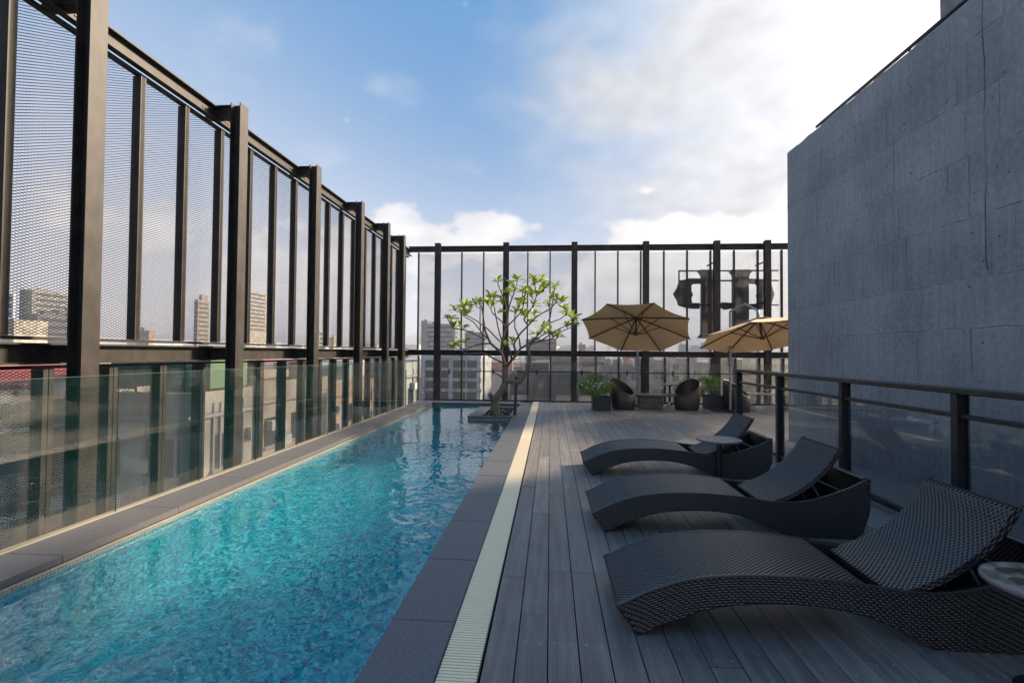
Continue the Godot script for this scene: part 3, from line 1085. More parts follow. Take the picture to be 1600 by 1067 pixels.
func loungers() -> void:
	var W := 0.29
	var o := thing("sun_lounger", "woven dark sun lounger nearest the camera with raised backrest", "sun lounger", Vector3(0.318, 0, -2.70), 0.0, "woven sun loungers in a row on the deck")
	var seat_end := 1.14
	var top := fine(TOP, 0.0, 1.982)
	var bot := fine(BOT, 0.10, 1.93)
	# body: solid under the seat, hollow tub behind
	var body := MB.new()
	var outline := PackedVector2Array()
	for p in fine(TOP, 0.0, seat_end, 0.05):
		outline.append(p + Vector2(0, -0.004))
	var under := fine(BOT, 0.10, seat_end, 0.05)
	under.reverse()
	for p in under:
		outline.append(p)
	body.prism(outline, -W + 0.004, W - 0.004)
	for s in [-1.0, 1.0]:
		var side := PackedVector2Array()
		for p in fine(TOP, seat_end, 1.982, 0.05):
			side.append(p)
		side.append(Vector2(1.975, .18))
		side.append(Vector2(1.93, .05))
		side.append(Vector2(1.85, 0))
		var u2 := fine(BOT, seat_end, 1.43, 0.05)
		u2.reverse()
		for p in u2:
			side.append(p)
		body.prism(side, minf(s * (W - 0.004), s * (W - 0.034)), maxf(s * (W - 0.004), s * (W - 0.034)))
	# floor and rear wall of the tub
	body.box(Vector3(1.42, 0.012, -W + 0.034), Vector3(1.86, 0.03, W - 0.034))
	var rear := PackedVector2Array([Vector2(1.978, .434), Vector2(1.971, .18), Vector2(1.926, .05), Vector2(1.85, 0.0), Vector2(1.85, 0.03), Vector2(1.90, .06), Vector2(1.945, .18), Vector2(1.952, .425)])
	body.prism(rear, -W + 0.034, W - 0.034)
	part(o, "body", body.commit(), M.rattan_base)
	part(o, "seat_weave", weave_curve(fine(TOP, 0.0, seat_end), -W, W), M.rattan)
	# side weaves follow the top edge in rows
	for s in [-1.0, 1.0]:
		var sw := MB.new()
		var row := 0
		var ln := 0.028
		while row < 42:
			var off := 0.010 + row * 0.0120
			var x := ln * (0.5 if row % 2 == 0 else 1.0)
			while x < 1.98:
				var y := at_x(TOP, x) - off
				var lim: float = 0.135 - x * 1.35 if x < 0.10 else at_x(BOT, x)
				if x > 1.85:
					lim = maxf(0.0, (x - 1.85) * 0.6) if x < 1.93 else 0.05 + (x - 1.93) * 2.9
				if y > lim + 0.004:
					var d := Vector2(0.02, at_x(TOP, x + 0.01) - at_x(TOP, x - 0.01)).normalized()
					strand(sw, Vector3(x, y, s * (W - 0.003)), Vector3(d.x, d.y, 0), Vector3(-d.y, d.x, 0), Vector3(0, 0, s), ln, 0.0102, 0.0034)
				x += ln
			row += 1
		part(o, "side_weave", sw.commit(), M.rattan)
		# inside of the tub
		var iw := MB.new()
		row = 0
		while row < 30:
			var off := 0.012 + row * 0.0125
			var x := 1.42 + ln * (0.5 if row % 2 == 0 else 1.0)
			while x < 1.94:
				var y := at_x(TOP, x) - off
				if y > 0.04:
					strand(iw, Vector3(x, y, s * (W - 0.035)), Vector3(1, 0, 0), Vector3(0, 1, 0), Vector3(0, 0, -s), ln, 0.012, 0.0030)
				x += ln
			row += 1
		part(o, "inner_weave", iw.commit(), M.rattan)
		# rolled rim along the top edge
		var rim := PackedVector3Array()
		for p in fine(TOP, 0.0, 1.982, 0.04):
			rim.append(Vector3(p.x, p.y + 0.001, s * (W - 0.004)))
		var rt := MB.new()
		rt.tube(rim, PackedFloat32Array([0.0075]), 6)
		part(o, "rim", rt.commit(), M.rattan)
	part(o, "foot_weave", weave_curve([Vector2(0.10, 0.0), Vector2(0.0, 0.135)], -W, W, 1.0), M.rattan)
	part(o, "rear_weave", weave_curve([Vector2(1.982, .434), Vector2(1.975, .18), Vector2(1.93, .05), Vector2(1.85, 0.0)], -W, W, 1.0), M.rattan)
	part(o, "inner_weave", weave_curve([Vector2(1.95, .425), Vector2(1.944, .18), Vector2(1.92, .10)], -W + 0.035, W - 0.035, -1.0), M.rattan)
	var rr := MB.new()
	rr.cbox(Vector3(1.935, 0.415, -W + 0.005), Vector3(1.985, 0.44, W - 0.005), 0.007)
	part(o, "rear_rim", rr.commit(), M.rattan)
	# backrest, a curved woven panel
	var bk := [Vector2(1.245, .235), Vector2(1.34, .262), Vector2(1.44, .305), Vector2(1.54, .368), Vector2(1.64, .452), Vector2(1.72, .545), Vector2(1.785, .645)]
	var bf := []
	for i in 31:
		var x := lerpf(1.245, 1.785, i / 30.0)
		bf.append(Vector2(x, at_x(bk, x)))
	var BW := W - 0.022
	var core := MB.new()
	var poly := PackedVector2Array()
	for p in bf:
		poly.append(p)
	for i in range(bf.size() - 1, -1, -1):
		var d: Vector2 = (bf[mini(i + 1, 30)] - bf[maxi(i - 1, 0)]).normalized()
		poly.append(bf[i] - Vector2(-d.y, d.x) * 0.03)
	core.prism(poly, -BW + 0.003, BW - 0.003)
	var back := part(o, "backrest", core.commit(), M.rattan_base)
	part(back, "weave", weave_curve(bf, -BW, BW, 1.0, 0.030, 0.0125), M.rattan)
	var lower := []
	for i in bf.size():
		var d: Vector2 = (bf[mini(i + 1, 30)] - bf[maxi(i - 1, 0)]).normalized()
		lower.append(bf[i] - Vector2(-d.y, d.x) * 0.031)
	part(back, "weave", weave_curve(lower, -BW, BW, -1.0), M.rattan)
	for s in [-1.0, 1.0]:
		var e := MB.new()
		for r in 3:
			for i in range(1 + r % 2, 31, 2):
				var d: Vector2 = (bf[mini(i + 1, 30)] - bf[maxi(i - 1, 0)]).normalized()
				var nn := Vector2(-d.y, d.x)
				var p: Vector2 = bf[i] - nn * (0.005 + 0.0105 * r)
				strand(e, Vector3(p.x, p.y, s * (BW - 0.002)), Vector3(d.x, d.y, 0), Vector3(nn.x, nn.y, 0), Vector3(0, 0, s), 0.044, 0.0102, 0.003)
		part(back, "edge_weave", e.commit(), M.rattan)
	part(back, "head_weave", weave_curve([bf[30], lower[30]], -BW, BW, 1.0, 0.016, 0.0105), M.rattan)
	# stays under the backrest
	for s in [-0.16, 0.16]:
		part(o, "stay", tubem([Vector3(1.62, .40, s), Vector3(1.80, .075, s)], 0.007, 6), M.grey_metal)
	part(o, "stay", tubem([Vector3(1.80, .33, -W + 0.03), Vector3(1.80, .33, W - 0.03)], 0.009, 6), M.dark_metal)
	part(o, "stay", tubem([Vector3(1.52, .15, -W + 0.03), Vector3(1.52, .15, W - 0.03)], 0.009, 6), M.grey_metal)
	again(o, Vector3(0.312, 0, -4.06), 0.012, "woven dark sun lounger in the middle of the row of three")
	again(o, Vector3(0.365, 0, -5.80), -0.015, "woven dark sun lounger farthest away, beside the small side table")

func tables() -> void:
	var o := thing("side_table", "small round side table standing between the two farther loungers", "table", Vector3(1.775, 0, -5.42), 0.0, "round side tables by the loungers")
	var tp := MB.new()
	tp.lathe(PackedVector2Array([Vector2(0, 0.413), Vector2(0.20, 0.413), Vector2(0.222, 0.420)]), 48)
	tp.lathe(PackedVector2Array([Vector2(0.222, 0.432), Vector2(0.219, 0.4345), Vector2(0, 0.4345)]), 48)
	part(o, "table_top", tp.commit(), M.table_top)
	var rm := MB.new()
	rm.lathe(PackedVector2Array([Vector2(0.215, 0.412), Vector2(0.226, 0.415), Vector2(0.229, 0.424), Vector2(0.226, 0.433), Vector2(0.219, 0.436)]), 48)
	part(o, "rim", rm.commit(), M.table_rim)
	var lg := MB.new()
	lg.lathe(PackedVector2Array([Vector2(0.13, 0.0), Vector2(0.13, 0.010), Vector2(0.03, 0.022), Vector2(0.026, 0.03), Vector2(0.026, 0.39), Vector2(0.06, 0.413)]), 28)
	part(o, "pedestal", lg.commit(), M.rail_steel)
	var t2 := again(o, Vector3(1.975, 0, -2.12), 0.0, "small round side table with brown patches beside the nearest lounger")
	# worn brown patches on that table top
	var rng := RandomNumberGenerator.new()
	rng.seed = 12
	for c in [Vector2(-0.085, -0.125), Vector2(-0.005, -0.12), Vector2(-0.10, -0.02), Vector2(0.08, -0.09), Vector2(0.07, 0.04), Vector2(-0.05, 0.10)]:
		var pm := MB.new()
		var ring := []
		for i in 14:
			var a := TAU * i / 14
			var r := rng.randf_range(0.025, 0.05)
			ring.append(Vector3(c.x + cos(a) * r * 1.3, 0.4362, c.y + sin(a) * r * 0.8))
		for i in 14:
			pm.tri(Vector3(c.x, 0.4362, c.y), ring[(i + 1) % 14], ring[i])
		part(t2, "patch", pm.commit(), M.table_patch)

# ------------------------------------------------------------------ furniture at the far end
func tub_chair_parts(o: Node3D) -> void:
	# bands of wicker round a barrel whose rim slopes from high back (-x) to low front (+x)
	var outer := MB.new()
	var inner := MB.new()
	var sides := 40
	var po := PackedVector3Array()
	var pi := PackedVector3Array()
	var bands := 6
	var rows := bands * 4 + 1
	for r in rows:
		var f := r / float(rows - 1)
		for j in sides + 1:
			var a := TAU * j / sides
			var top := 0.52 - 0.19 * cos(a)
			var y := f * top
			var bulge := 0.006 * absf(sin(f * bands * PI))
			var rad := 0.275 + 0.035 * sin(f * PI * 0.9) - 0.012 * (1.0 - f) + bulge
			po.append(Vector3(cos(a) * rad - 0.03 * f, y, sin(a) * rad))
			var ri := 0.265 + 0.03 * sin(f * PI * 0.9)
			pi.append(Vector3(cos(a) * ri - 0.03 * f, maxf(y, 0.27), sin(a) * ri))
	outer.sheet(po, rows, sides + 1, false)
	part(o, "shell", outer.commit(), M.brown_wicker)
	inner.sheet(pi, rows, sides + 1, true)
	part(o, "lining", inner.commit(), M.brown_wicker)
	var rim := PackedVector3Array()
	for j in sides + 1:
		var a := TAU * j / sides
		rim.append(Vector3(cos(a) * 0.278 - 0.03, 0.52 - 0.19 * cos(a) + 0.004, sin(a) * 0.278))
	var rt := MB.new()
	rt.tube(rim, PackedFloat32Array([0.018]), 8, false)
	part(o, "rim", rt.commit(), M.brown_wicker)
	var seat := MB.new()
	seat.lathe(PackedVector2Array([Vector2(0.27, 0.25), Vector2(0.265, 0.285), Vector2(0.0, 0.295)]), 32)
	part(o, "seat", seat.commit(), M.rattan_base)

func shrub(at: Vector3, ext: Vector3, s: int, light: bool, flowers: int, called: String, label: String) -> void:
	var o := thing(called, label, "shrub", at, 0.0, "shrubs in planters at the far end")
	var rng := RandomNumberGenerator.new()
	rng.seed = s
	var st := MB.new()
	for k in 7:
		var e := Vector3(rng.randf_range(-0.6, 0.6) * ext.x, ext.y * rng.randf_range(0.7, 1.3), rng.randf_range(-0.6, 0.6) * ext.z)
		st.tube(PackedVector3Array([Vector3(e.x * 0.15, 0, e.z * 0.15), e * 0.5 + Vector3(0, 0.05, 0), e]), PackedFloat32Array([0.009, 0.006, 0.003]), 5)
	part(o, "stem", st.commit(), M.twig)
	var clumps := []
	for k in 26:
		var d := Vector3(rng.randfn(), rng.randfn(), rng.randfn()).normalized()
		clumps.append(Vector3(d.x * ext.x * 0.8, ext.y + d.y * ext.y * 0.72, d.z * ext.z * 0.8))
	for shade in 2:
		var f := MB.new()
		for k in 1500:
			var c: Vector3 = clumps[rng.randi() % clumps.size()]
			var p := c + Vector3(rng.randfn(), rng.randfn() * 0.9, rng.randfn()) * 0.058
			if p.y < 0.0:
				continue
			f.xf = Transform3D(Basis.from_euler(Vector3(rng.randf_range(-1.1, 0.6), rng.randf() * TAU, rng.randf_range(-0.6, 0.6))), p)
			var l := rng.randf_range(0.028, 0.05)
			var w := l * 0.32
			f.tri(Vector3(0, 0, 0), Vector3(w, 0.006, l * 0.5), Vector3(0, 0, l))
			f.tri(Vector3(0, 0, 0), Vector3(0, 0, l), Vector3(-w, 0.006, l * 0.5))
		var fo := part(o, "foliage", f.commit(), M.shrub_leaf_light if (shade == 1) == light else M.shrub_leaf)
		fo.set_meta("kind", "stuff")
	if flowers:
		var f := MB.new()
		for k in flowers:
			var d := Vector3(rng.randfn(), absf(rng.randfn()), absf(rng.randfn()) + 0.3).normalized()
			f.xf = Transform3D(Basis.from_euler(Vector3(rng.randf_range(0.2, 1.3), rng.randf() * TAU, 0)), Vector3(d.x * ext.x * 1.02, ext.y + d.y * ext.y * 0.85, d.z * ext.z * 1.02))
			for i in 5:
				var a := TAU * i / 5
				var q := Vector3(cos(a), 0.25, sin(a)) * 0.017
				var sd := Vector3(-sin(a), 0.1, cos(a)) * 0.008
				f.quad(Vector3.ZERO, q * 0.6 - sd, q, q * 0.6 + sd)
		var fl := part(o, "flowers", f.commit(), M.petal)
		fl.set_meta("kind", "stuff")

func planter_box(at: Vector3, w: float, d: float, h: float, label: String) -> void:
	var o := thing("planter_box", label, "planter", at, 0.0, "dark planter boxes at the far end")
	var b := MB.new()
	b.cbox(Vector3(-w / 2, 0, d / 2 - 0.025), Vector3(w / 2, h, d / 2), 0.004)
	b.cbox(Vector3(-w / 2, 0, -d / 2), Vector3(w / 2, h, -d / 2 + 0.025), 0.004)
	b.cbox(Vector3(-w / 2, 0, -d / 2 + 0.025), Vector3(-w / 2 + 0.025, h, d / 2 - 0.025), 0.004)
	b.cbox(Vector3(w / 2 - 0.025, 0, -d / 2 + 0.025), Vector3(w / 2, h, d / 2 - 0.025), 0.004)
	part(o, "box", b.commit(), M.planter)
	part(o, "rim", cboxm(Vector3(-w / 2 - 0.008, h - 0.03, d / 2), Vector3(w / 2 + 0.008, h, d / 2 + 0.008), 0.003), M.planter)
	part(o, "soil", boxm(Vector3(-w / 2 + 0.026, 0.02, -d / 2 + 0.026), Vector3(w / 2 - 0.026, h - 0.04, d / 2 - 0.026)), M.soil)

func far_furniture() -> void:
	var c := thing("tub_chair", "brown wicker tub chair beside the white flowering shrub", "chair", Vector3(1.76, 0, -12.25), -0.7, "brown wicker tub chairs")
	tub_chair_parts(c)
	again(c, Vector3(3.26, 0, -12.25), PI + 0.75, "brown wicker tub chair in front of the green shrub between the parasols")
	again(c, Vector3(4.42, 0, -12.2), -0.6, "brown wicker tub chair half hidden behind the railing end post")
	planter_box(Vector3(1.20, 0, -11.95), 0.42, 0.42, 0.32, "dark planter box under the white flowering shrub")
	planter_box(Vector3(3.99, 0, -12.55), 0.42, 0.45, 0.33, "dark planter box under the bright green shrub")
	shrub(Vector3(1.09, 0.22, -11.97), Vector3(0.43, 0.30, 0.32), 5, false, 46, "flowering_shrub", "bushy shrub dotted with white flowers beside the first tub chair")
	shrub(Vector3(3.74, 0.27, -12.85), Vector3(0.56, 0.28, 0.26), 9, true, 0, "shrub", "bright green low shrub behind the second tub chair")
	planter_box(Vector3(6.05, 0, -13.0), 0.45, 0.45, 0.33, "dark planter box near the concrete wall corner")
	shrub(Vector3(6.05, 0.29, -13.0), Vector3(0.40, 0.30, 0.30), 13, true, 0, "shrub", "green shrub just showing past the concrete wall corner")
	# low bench table
	var b := thing("low_table", "low weathered wood table with block base between two tub chairs", "table", Vector3(2.5, 0, -12.45))
	part(b, "table_top", cboxm(Vector3(-0.46, 0.30, -0.26), Vector3(0.56, 0.345, 0.26), 0.006), M.old_wood)
	part(b, "base_block", cboxm(Vector3(-0.35, 0.0, -0.18), Vector3(0.21, 0.297, 0.18), 0.008), M.old_wood)
	# cafe table behind
	var t := thing("cafe_table", "small square cafe table on a cast pedestal behind the low table", "table", Vector3(3.05, 0, -13.05))
	part(t, "table_top", cboxm(Vector3(-0.2, 0.53, -0.2), Vector3(0.2, 0.56, 0.2), 0.006), M.grey_metal)
	var pd := MB.new()
	pd.lathe(PackedVector2Array([Vector2(0.05, 0.03), Vector2(0.055, 0.07), Vector2(0.03, 0.10), Vector2(0.028, 0.50), Vector2(0.07, 0.528)]), 16)
	part(t, "pedestal", pd.commit(), M.black)
	for k in 4:
		var d := Vector3(cos(TAU * k / 4 + 0.5), 0, sin(TAU * k / 4 + 0.5))
		var ft := MB.new()
		ft.tube(PackedVector3Array([d * 0.03 + Vector3(0, 0.07, 0), d * 0.12 + Vector3(0, 0.06, 0), d * 0.20 + Vector3(0, 0.022, 0)]), PackedFloat32Array([0.026, 0.022, 0.02]), 8)
		part(t, "foot", ft.commit(), M.black)
	# long light bench against the far glass behind the railing
	var lb := thing("bench", "pale slatted bench behind the end of the black railing", "bench", Vector3(5.2, 0, -12.6))
	for k in 5:
		part(lb, "slat", cboxm(Vector3(-0.75, 0.36, -0.22 + 0.09 * k), Vector3(0.75, 0.39, -0.14 + 0.09 * k), 0.004), M.warm_cream)
	for x in [-0.62, 0.62]:
		for z in [-0.18, 0.18]:
			part(lb, "leg", cboxm(Vector3(x - 0.03, 0, z - 0.03), Vector3(x + 0.03, 0.358, z + 0.03), 0.004), M.old_wood)

func parasol(o: Node3D, centre: Vector3, radius: float, dome: float, tilt: Basis, spin: float, pole_at: Vector3, pole_top: float) -> void:
	var xf := Transform3D(tilt, centre)
	var apex := Vector3(0, dome, 0)
	for k in 8:
		var a0 := spin + TAU * k / 8
		var a1 := spin + TAU * (k + 1) / 8
		var b := MB.new()
		b.xf = xf
		var rows := 9
		var cols := 7
		var p := PackedVector3Array()
		for r in rows:
			var f := 0.04 + 0.96 * r / (rows - 1)
			for c in cols:
				var u := c / float(cols - 1)
				var e := Vector3(cos(a0), 0, -sin(a0)).lerp(Vector3(cos(a1), 0, -sin(a1)), u)
				# cloth is taut on the ribs and sags a little between them, its hem curves in
				var sag := 4.0 * u * (1.0 - u)
				e *= 1.0 - 0.035 * sag * f
				p.append(e * (radius * f) + Vector3(0, dome * (1.0 - pow(f, 1.12)) - 0.03 * sag * f * (1.0 - 0.3 * f), 0))
		b.sheet(p, rows, cols, false)
		part(o, "canopy_panel", b.commit(), M.canvas)
		var rb := MB.new()
		rb.xf = xf
		var tip := Vector3(cos(a0), 0, -sin(a0)) * radius
		var prev := apex + Vector3(0, -0.02, 0)
		var ps := PackedVector3Array()
		for i in 8:
			var f := 0.03 + 0.975 * i / 7.0
			ps.append(Vector3(cos(a0), 0, -sin(a0)) * (radius * f) + Vector3(0, dome * (1.0 - pow(minf(f, 1.0), 1.12)) - 0.018, 0))
		rb.tube(ps, PackedFloat32Array([0.013]), 6)
		part(o, "rib", rb.commit(), M.rib)
		var stt := MB.new()
		stt.xf = xf
		stt.tube(PackedVector3Array([Vector3(cos(a0), 0, -sin(a0)) * 0.05 + Vector3(0, dome - 0.42, 0), ps[3] + Vector3(0, -0.01, 0)]), PackedFloat32Array([0.010]), 6)
		part(o, "strut", stt.commit(), M.rib)
	var hb := MB.new()
	hb.xf = xf
	hb.lathe(PackedVector2Array([Vector2(0.0, dome - 0.46), Vector2(0.05, dome - 0.45), Vector2(0.05, dome - 0.39), Vector2(0.022, dome - 0.38), Vector2(0.022, dome - 0.05), Vector2(0.07, dome - 0.03), Vector2(0.07, dome + 0.02), Vector2(0.02, dome + 0.06), Vector2(0, dome + 0.10)]), 12)
	part(o, "hub", hb.commit(), M.rib)
	# vent cap on top
	var vc := MB.new()
	vc.xf = xf
	for k in 8:
		var a0 := spin + TAU * k / 8
		var a1 := spin + TAU * (k + 1) / 8
		var q0 := Vector3(cos(a0), 0, -sin(a0)) * radius * 0.2 + Vector3(0, dome * 0.87 + 0.02, 0)
		var q1 := Vector3(cos(a1), 0, -sin(a1)) * radius * 0.2 + Vector3(0, dome * 0.87 + 0.02, 0)
		vc.tri(apex + Vector3(0, 0.05, 0), q0, q1)
	part(o, "vent_cap", vc.commit(), M.canvas)
	# offset pole, arm reaching over the canopy
	part(o, "pole", tubem([pole_at, Vector3(pole_at.x, pole_top, pole_at.z)], 0.027, 12), M.grey_metal)
	var head := xf * (apex + Vector3(0, 0.08, 0))
	var bend := Vector3(pole_at.x, pole_top, pole_at.z)
	part(o, "arm", tubem([bend, bend.lerp(head, 0.55) + Vector3(0, 0.22, 0), head + Vector3(0, 0.10, 0), head], 0.026, 8), M.grey_metal)
	part(o, "crank_box", cboxm(pole_at + Vector3(-0.045, 1.05, -0.05), pole_at + Vector3(0.045, 1.25, 0.09), 0.01), M.grey_metal)
	for k in 2:
		var d := Vector3(0.42, 0, 0) if k == 0 else Vector3(0, 0, 0.42)
		var w := Vector3(0, 0, 0.04) if k == 0 else Vector3(0.04, 0, 0)
		var lo := pole_at - d - w
		var hi := pole_at + d + w + Vector3(0, 0.05 + 0.003 * k, 0)
		part(o, "base_bar", cboxm(lo, hi, 0.006), M.rail_steel)

func parasols() -> void:
	var o := thing("parasol", "large tan cantilever parasol tilted open over the tub chairs", "parasol", Vector3.ZERO, 0.0, "tan cantilever parasols")
	var tilt := Basis.from_euler(Vector3(deg_to_rad(-24.0), 0, 0)) * Basis.from_euler(Vector3(0, 0, deg_to_rad(-7.0)))
	parasol(o, Vector3(1.972, 1.90, -11.75), 1.28, 0.30, tilt, deg_to_rad(8.0), Vector3(2.22, 0, -12.95), 1.75)
	var p := thing("parasol", "smaller looking tan parasol partly hidden by the concrete wall", "parasol", Vector3.ZERO, 0.0, "tan cantilever parasols")
	var t2 := Basis.from_euler(Vector3(deg_to_rad(-15.0), 0, 0)) * Basis.from_euler(Vector3(0, 0, deg_to_rad(3.0)))
	parasol(p, Vector3(4.50, 1.70, -11.0), 1.30, 0.40, t2, deg_to_rad(14.0), Vector3(4.15, 0, -11.9), 2.32)

# ------------------------------------------------------------------ tree in the pool
# branches as seen from the deck: x and y in metres beside the tree's foot, end offset in depth, then start and end radius
const LIMBS := [
	[[Vector2(0, 0), Vector2(-.04, .18), Vector2(-.06, .33), Vector2(.03, .48), Vector2(.13, .64), Vector2(.18, .76)], 0.0, .075, .058],
	[[Vector2(-.06, .33), Vector2(-.12, .42), Vector2(-.16, .49)], .10, .07, .035],
	[[Vector2(.18, .76), Vector2(.17, .95), Vector2(.18, 1.07)], 0.0, .060, .050],
	[[Vector2(.12, .78), Vector2(.29, .77), Vector2(.49, .75), Vector2(.58, .90), Vector2(.68, 1.07), Vector2(.70, 1.25), Vector2(.67, 1.48)], .25, .048, .024],
	[[Vector2(.17, 1.07), Vector2(.12, 1.26), Vector2(.08, 1.39), Vector2(-.03, 1.47), Vector2(-.14, 1.57), Vector2(-.19, 1.68), Vector2(-.26, 1.86), Vector2(-.29, 2.17), Vector2(-.32, 2.36)], .35, .038, .014],
	[[Vector2(-.14, 1.57), Vector2(-.35, 1.56), Vector2(-.54, 1.53), Vector2(-.75, 1.44)], -.45, .020, .010],
	[[Vector2(.09, 1.16), Vector2(-.11, 1.27), Vector2(-.29, 1.36), Vector2(-.63, 1.34), Vector2(-.78, 1.28)], .4, .022, .010],
	[[Vector2(-.63, 1.34), Vector2(-.73, 1.42)], .1, .011, .008],
	[[Vector2(-.19, 1.68), Vector2(-.37, 1.80), Vector2(-.40, 2.08), Vector2(-.41, 2.34)], -.3, .016, .011],
	[[Vector2(-.26, 1.65), Vector2(-.48, 1.77), Vector2(-.70, 1.85), Vector2(-.88, 1.86), Vector2(-.97, 2.06)], .5, .018, .010],
	[[Vector2(-.14, 1.59), Vector2(-.32, 1.77), Vector2(-.57, 2.05), Vector2(-.78, 2.17), Vector2(-.92, 2.28)], -.55, .018, .010],
	[[Vector2(.05, 1.62), Vector2(-.17, 1.86), Vector2(-.42, 2.05), Vector2(-.60, 2.14)], .55, .018, .011],
	[[Vector2(.08, 1.39), Vector2(.09, 1.62), Vector2(.17, 1.92), Vector2(.20, 2.26), Vector2(.26, 2.48), Vector2(.38, 2.84)], -.25, .032, .012],
	[[Vector2(.09, 1.62), Vector2(.03, 1.86), Vector2(-.02, 2.17), Vector2(-.06, 2.45)], .45, .018, .011],
	[[Vector2(.17, 1.92), Vector2(.05, 2.07), Vector2(-.17, 2.26), Vector2(-.23, 2.41)], -.4, .016, .010],
	[[Vector2(.20, 2.26), Vector2(.11, 2.57), Vector2(0, 2.84)], .2, .015, .010],
	[[Vector2(.17, 1.92), Vector2(.35, 2.07), Vector2(.54, 2.26), Vector2(.60, 2.54)], .5, .018, .011],
	[[Vector2(.18, 1.07), Vector2(.32, 1.22), Vector2(.29, 1.38), Vector2(.26, 1.50), Vector2(.22, 1.65)], .5, .036, .012],
	[[Vector2(.32, 1.22), Vector2(.41, 1.34), Vector2(.49, 1.47), Vector2(.66, 1.57), Vector2(.91, 1.63), Vector2(1.15, 1.69)], -.5, .032, .012],
	[[Vector2(.49, 1.47), Vector2(.45, 1.71), Vector2(.35, 1.92), Vector2(.34, 2.20), Vector2(.48, 2.60)], -.45, .020, .011],
	[[Vector2(.41, 1.34), Vector2(.35, 1.56), Vector2(.48, 1.77), Vector2(.66, 1.95), Vector2(.84, 2.14), Vector2(1.12, 2.29), Vector2(1.27, 2.45)], .3, .024, .011],
	[[Vector2(.66, 1.57), Vector2(.81, 1.71), Vector2(.94, 1.86), Vector2(1.12, 2.14), Vector2(1.17, 2.47), Vector2(1.21, 2.81)], -.3, .020, .010],
	[[Vector2(.66, 1.95), Vector2(.57, 2.07), Vector2(.75, 2.32), Vector2(.84, 2.54), Vector2(.81, 2.75)], .35, .016, .010],
	[[Vector2(.84, 2.54), Vector2(.97, 2.66), Vector2(1.09, 2.72)], .15, .012, .009],
	[[Vector2(.91, 1.63), Vector2(1.15, 1.80), Vector2(1.37, 1.92), Vector2(1.58, 2.01), Vector2(1.64, 2.07)], .35, .016, .010],
	[[Vector2(1.15, 1.69), Vector2(1.37, 1.86), Vector2(1.58, 1.95)], -.3, .013, .009],
	[[Vector2(.67, 1.48), Vector2(.81, 1.65), Vector2(1.03, 1.77), Vector2(1.24, 1.78)], .5, .016, .010],
	[[Vector2(1.12, 2.04), Vector2(1.33, 2.11), Vector2(1.46, 2.20), Vector2(1.48, 2.26)], .2, .012, .009],
	[[Vector2(.17, .80), Vector2(.03, .90), Vector2(-.08, .97)], .2, .020, .010],
]
const TIPS := [Vector2(60, 245), Vector2(130, 215), Vector2(165, 218), Vector2(75, 325), Vector2(130, 285), Vector2(200, 292), Vector2(92, 382), Vector2(150, 385), Vector2(215, 205), Vector2(247, 195), Vector2(300, 205), Vector2(330, 215), Vector2(372, 180), Vector2(390, 60), Vector2(470, 75), Vector2(515, 48), Vector2(460, 132), Vector2(550, 118), Vector2(592, 142), Vector2(630, 65), Vector2(652, 112), Vector2(702, 80), Vector2(715, 128), Vector2(782, 88), Vector2(800, 165), Vector2(835, 200), Vector2(735, 212), Vector2(862, 275), Vector2(915, 318), Vector2(935, 345), Vector2(875, 355), Vector2(432, 262), Vector2(505, 270), Vector2(560, 212), Vector2(628, 182), Vector2(575, 300), Vector2(612, 345), Vector2(642, 290), Vector2(440, 497), Vector2(487, 480), Vector2(660, 425), Vector2(712, 402), Vector2(775, 432), Vector2(808, 442), Vector2(80, 505), Vector2(150, 482), Vector2(45, 520), Vector2(535, 178), Vector2(415, 205), Vector2(270, 225), Vector2(185, 250), Vector2(105, 250), Vector2(345, 180), Vector2(490, 105), Vector2(575, 105), Vector2(680, 150), Vector2(760, 150), Vector2(850, 235), Vector2(895, 300), Vector2(640, 235), Vector2(520, 225), Vector2(745, 410)]

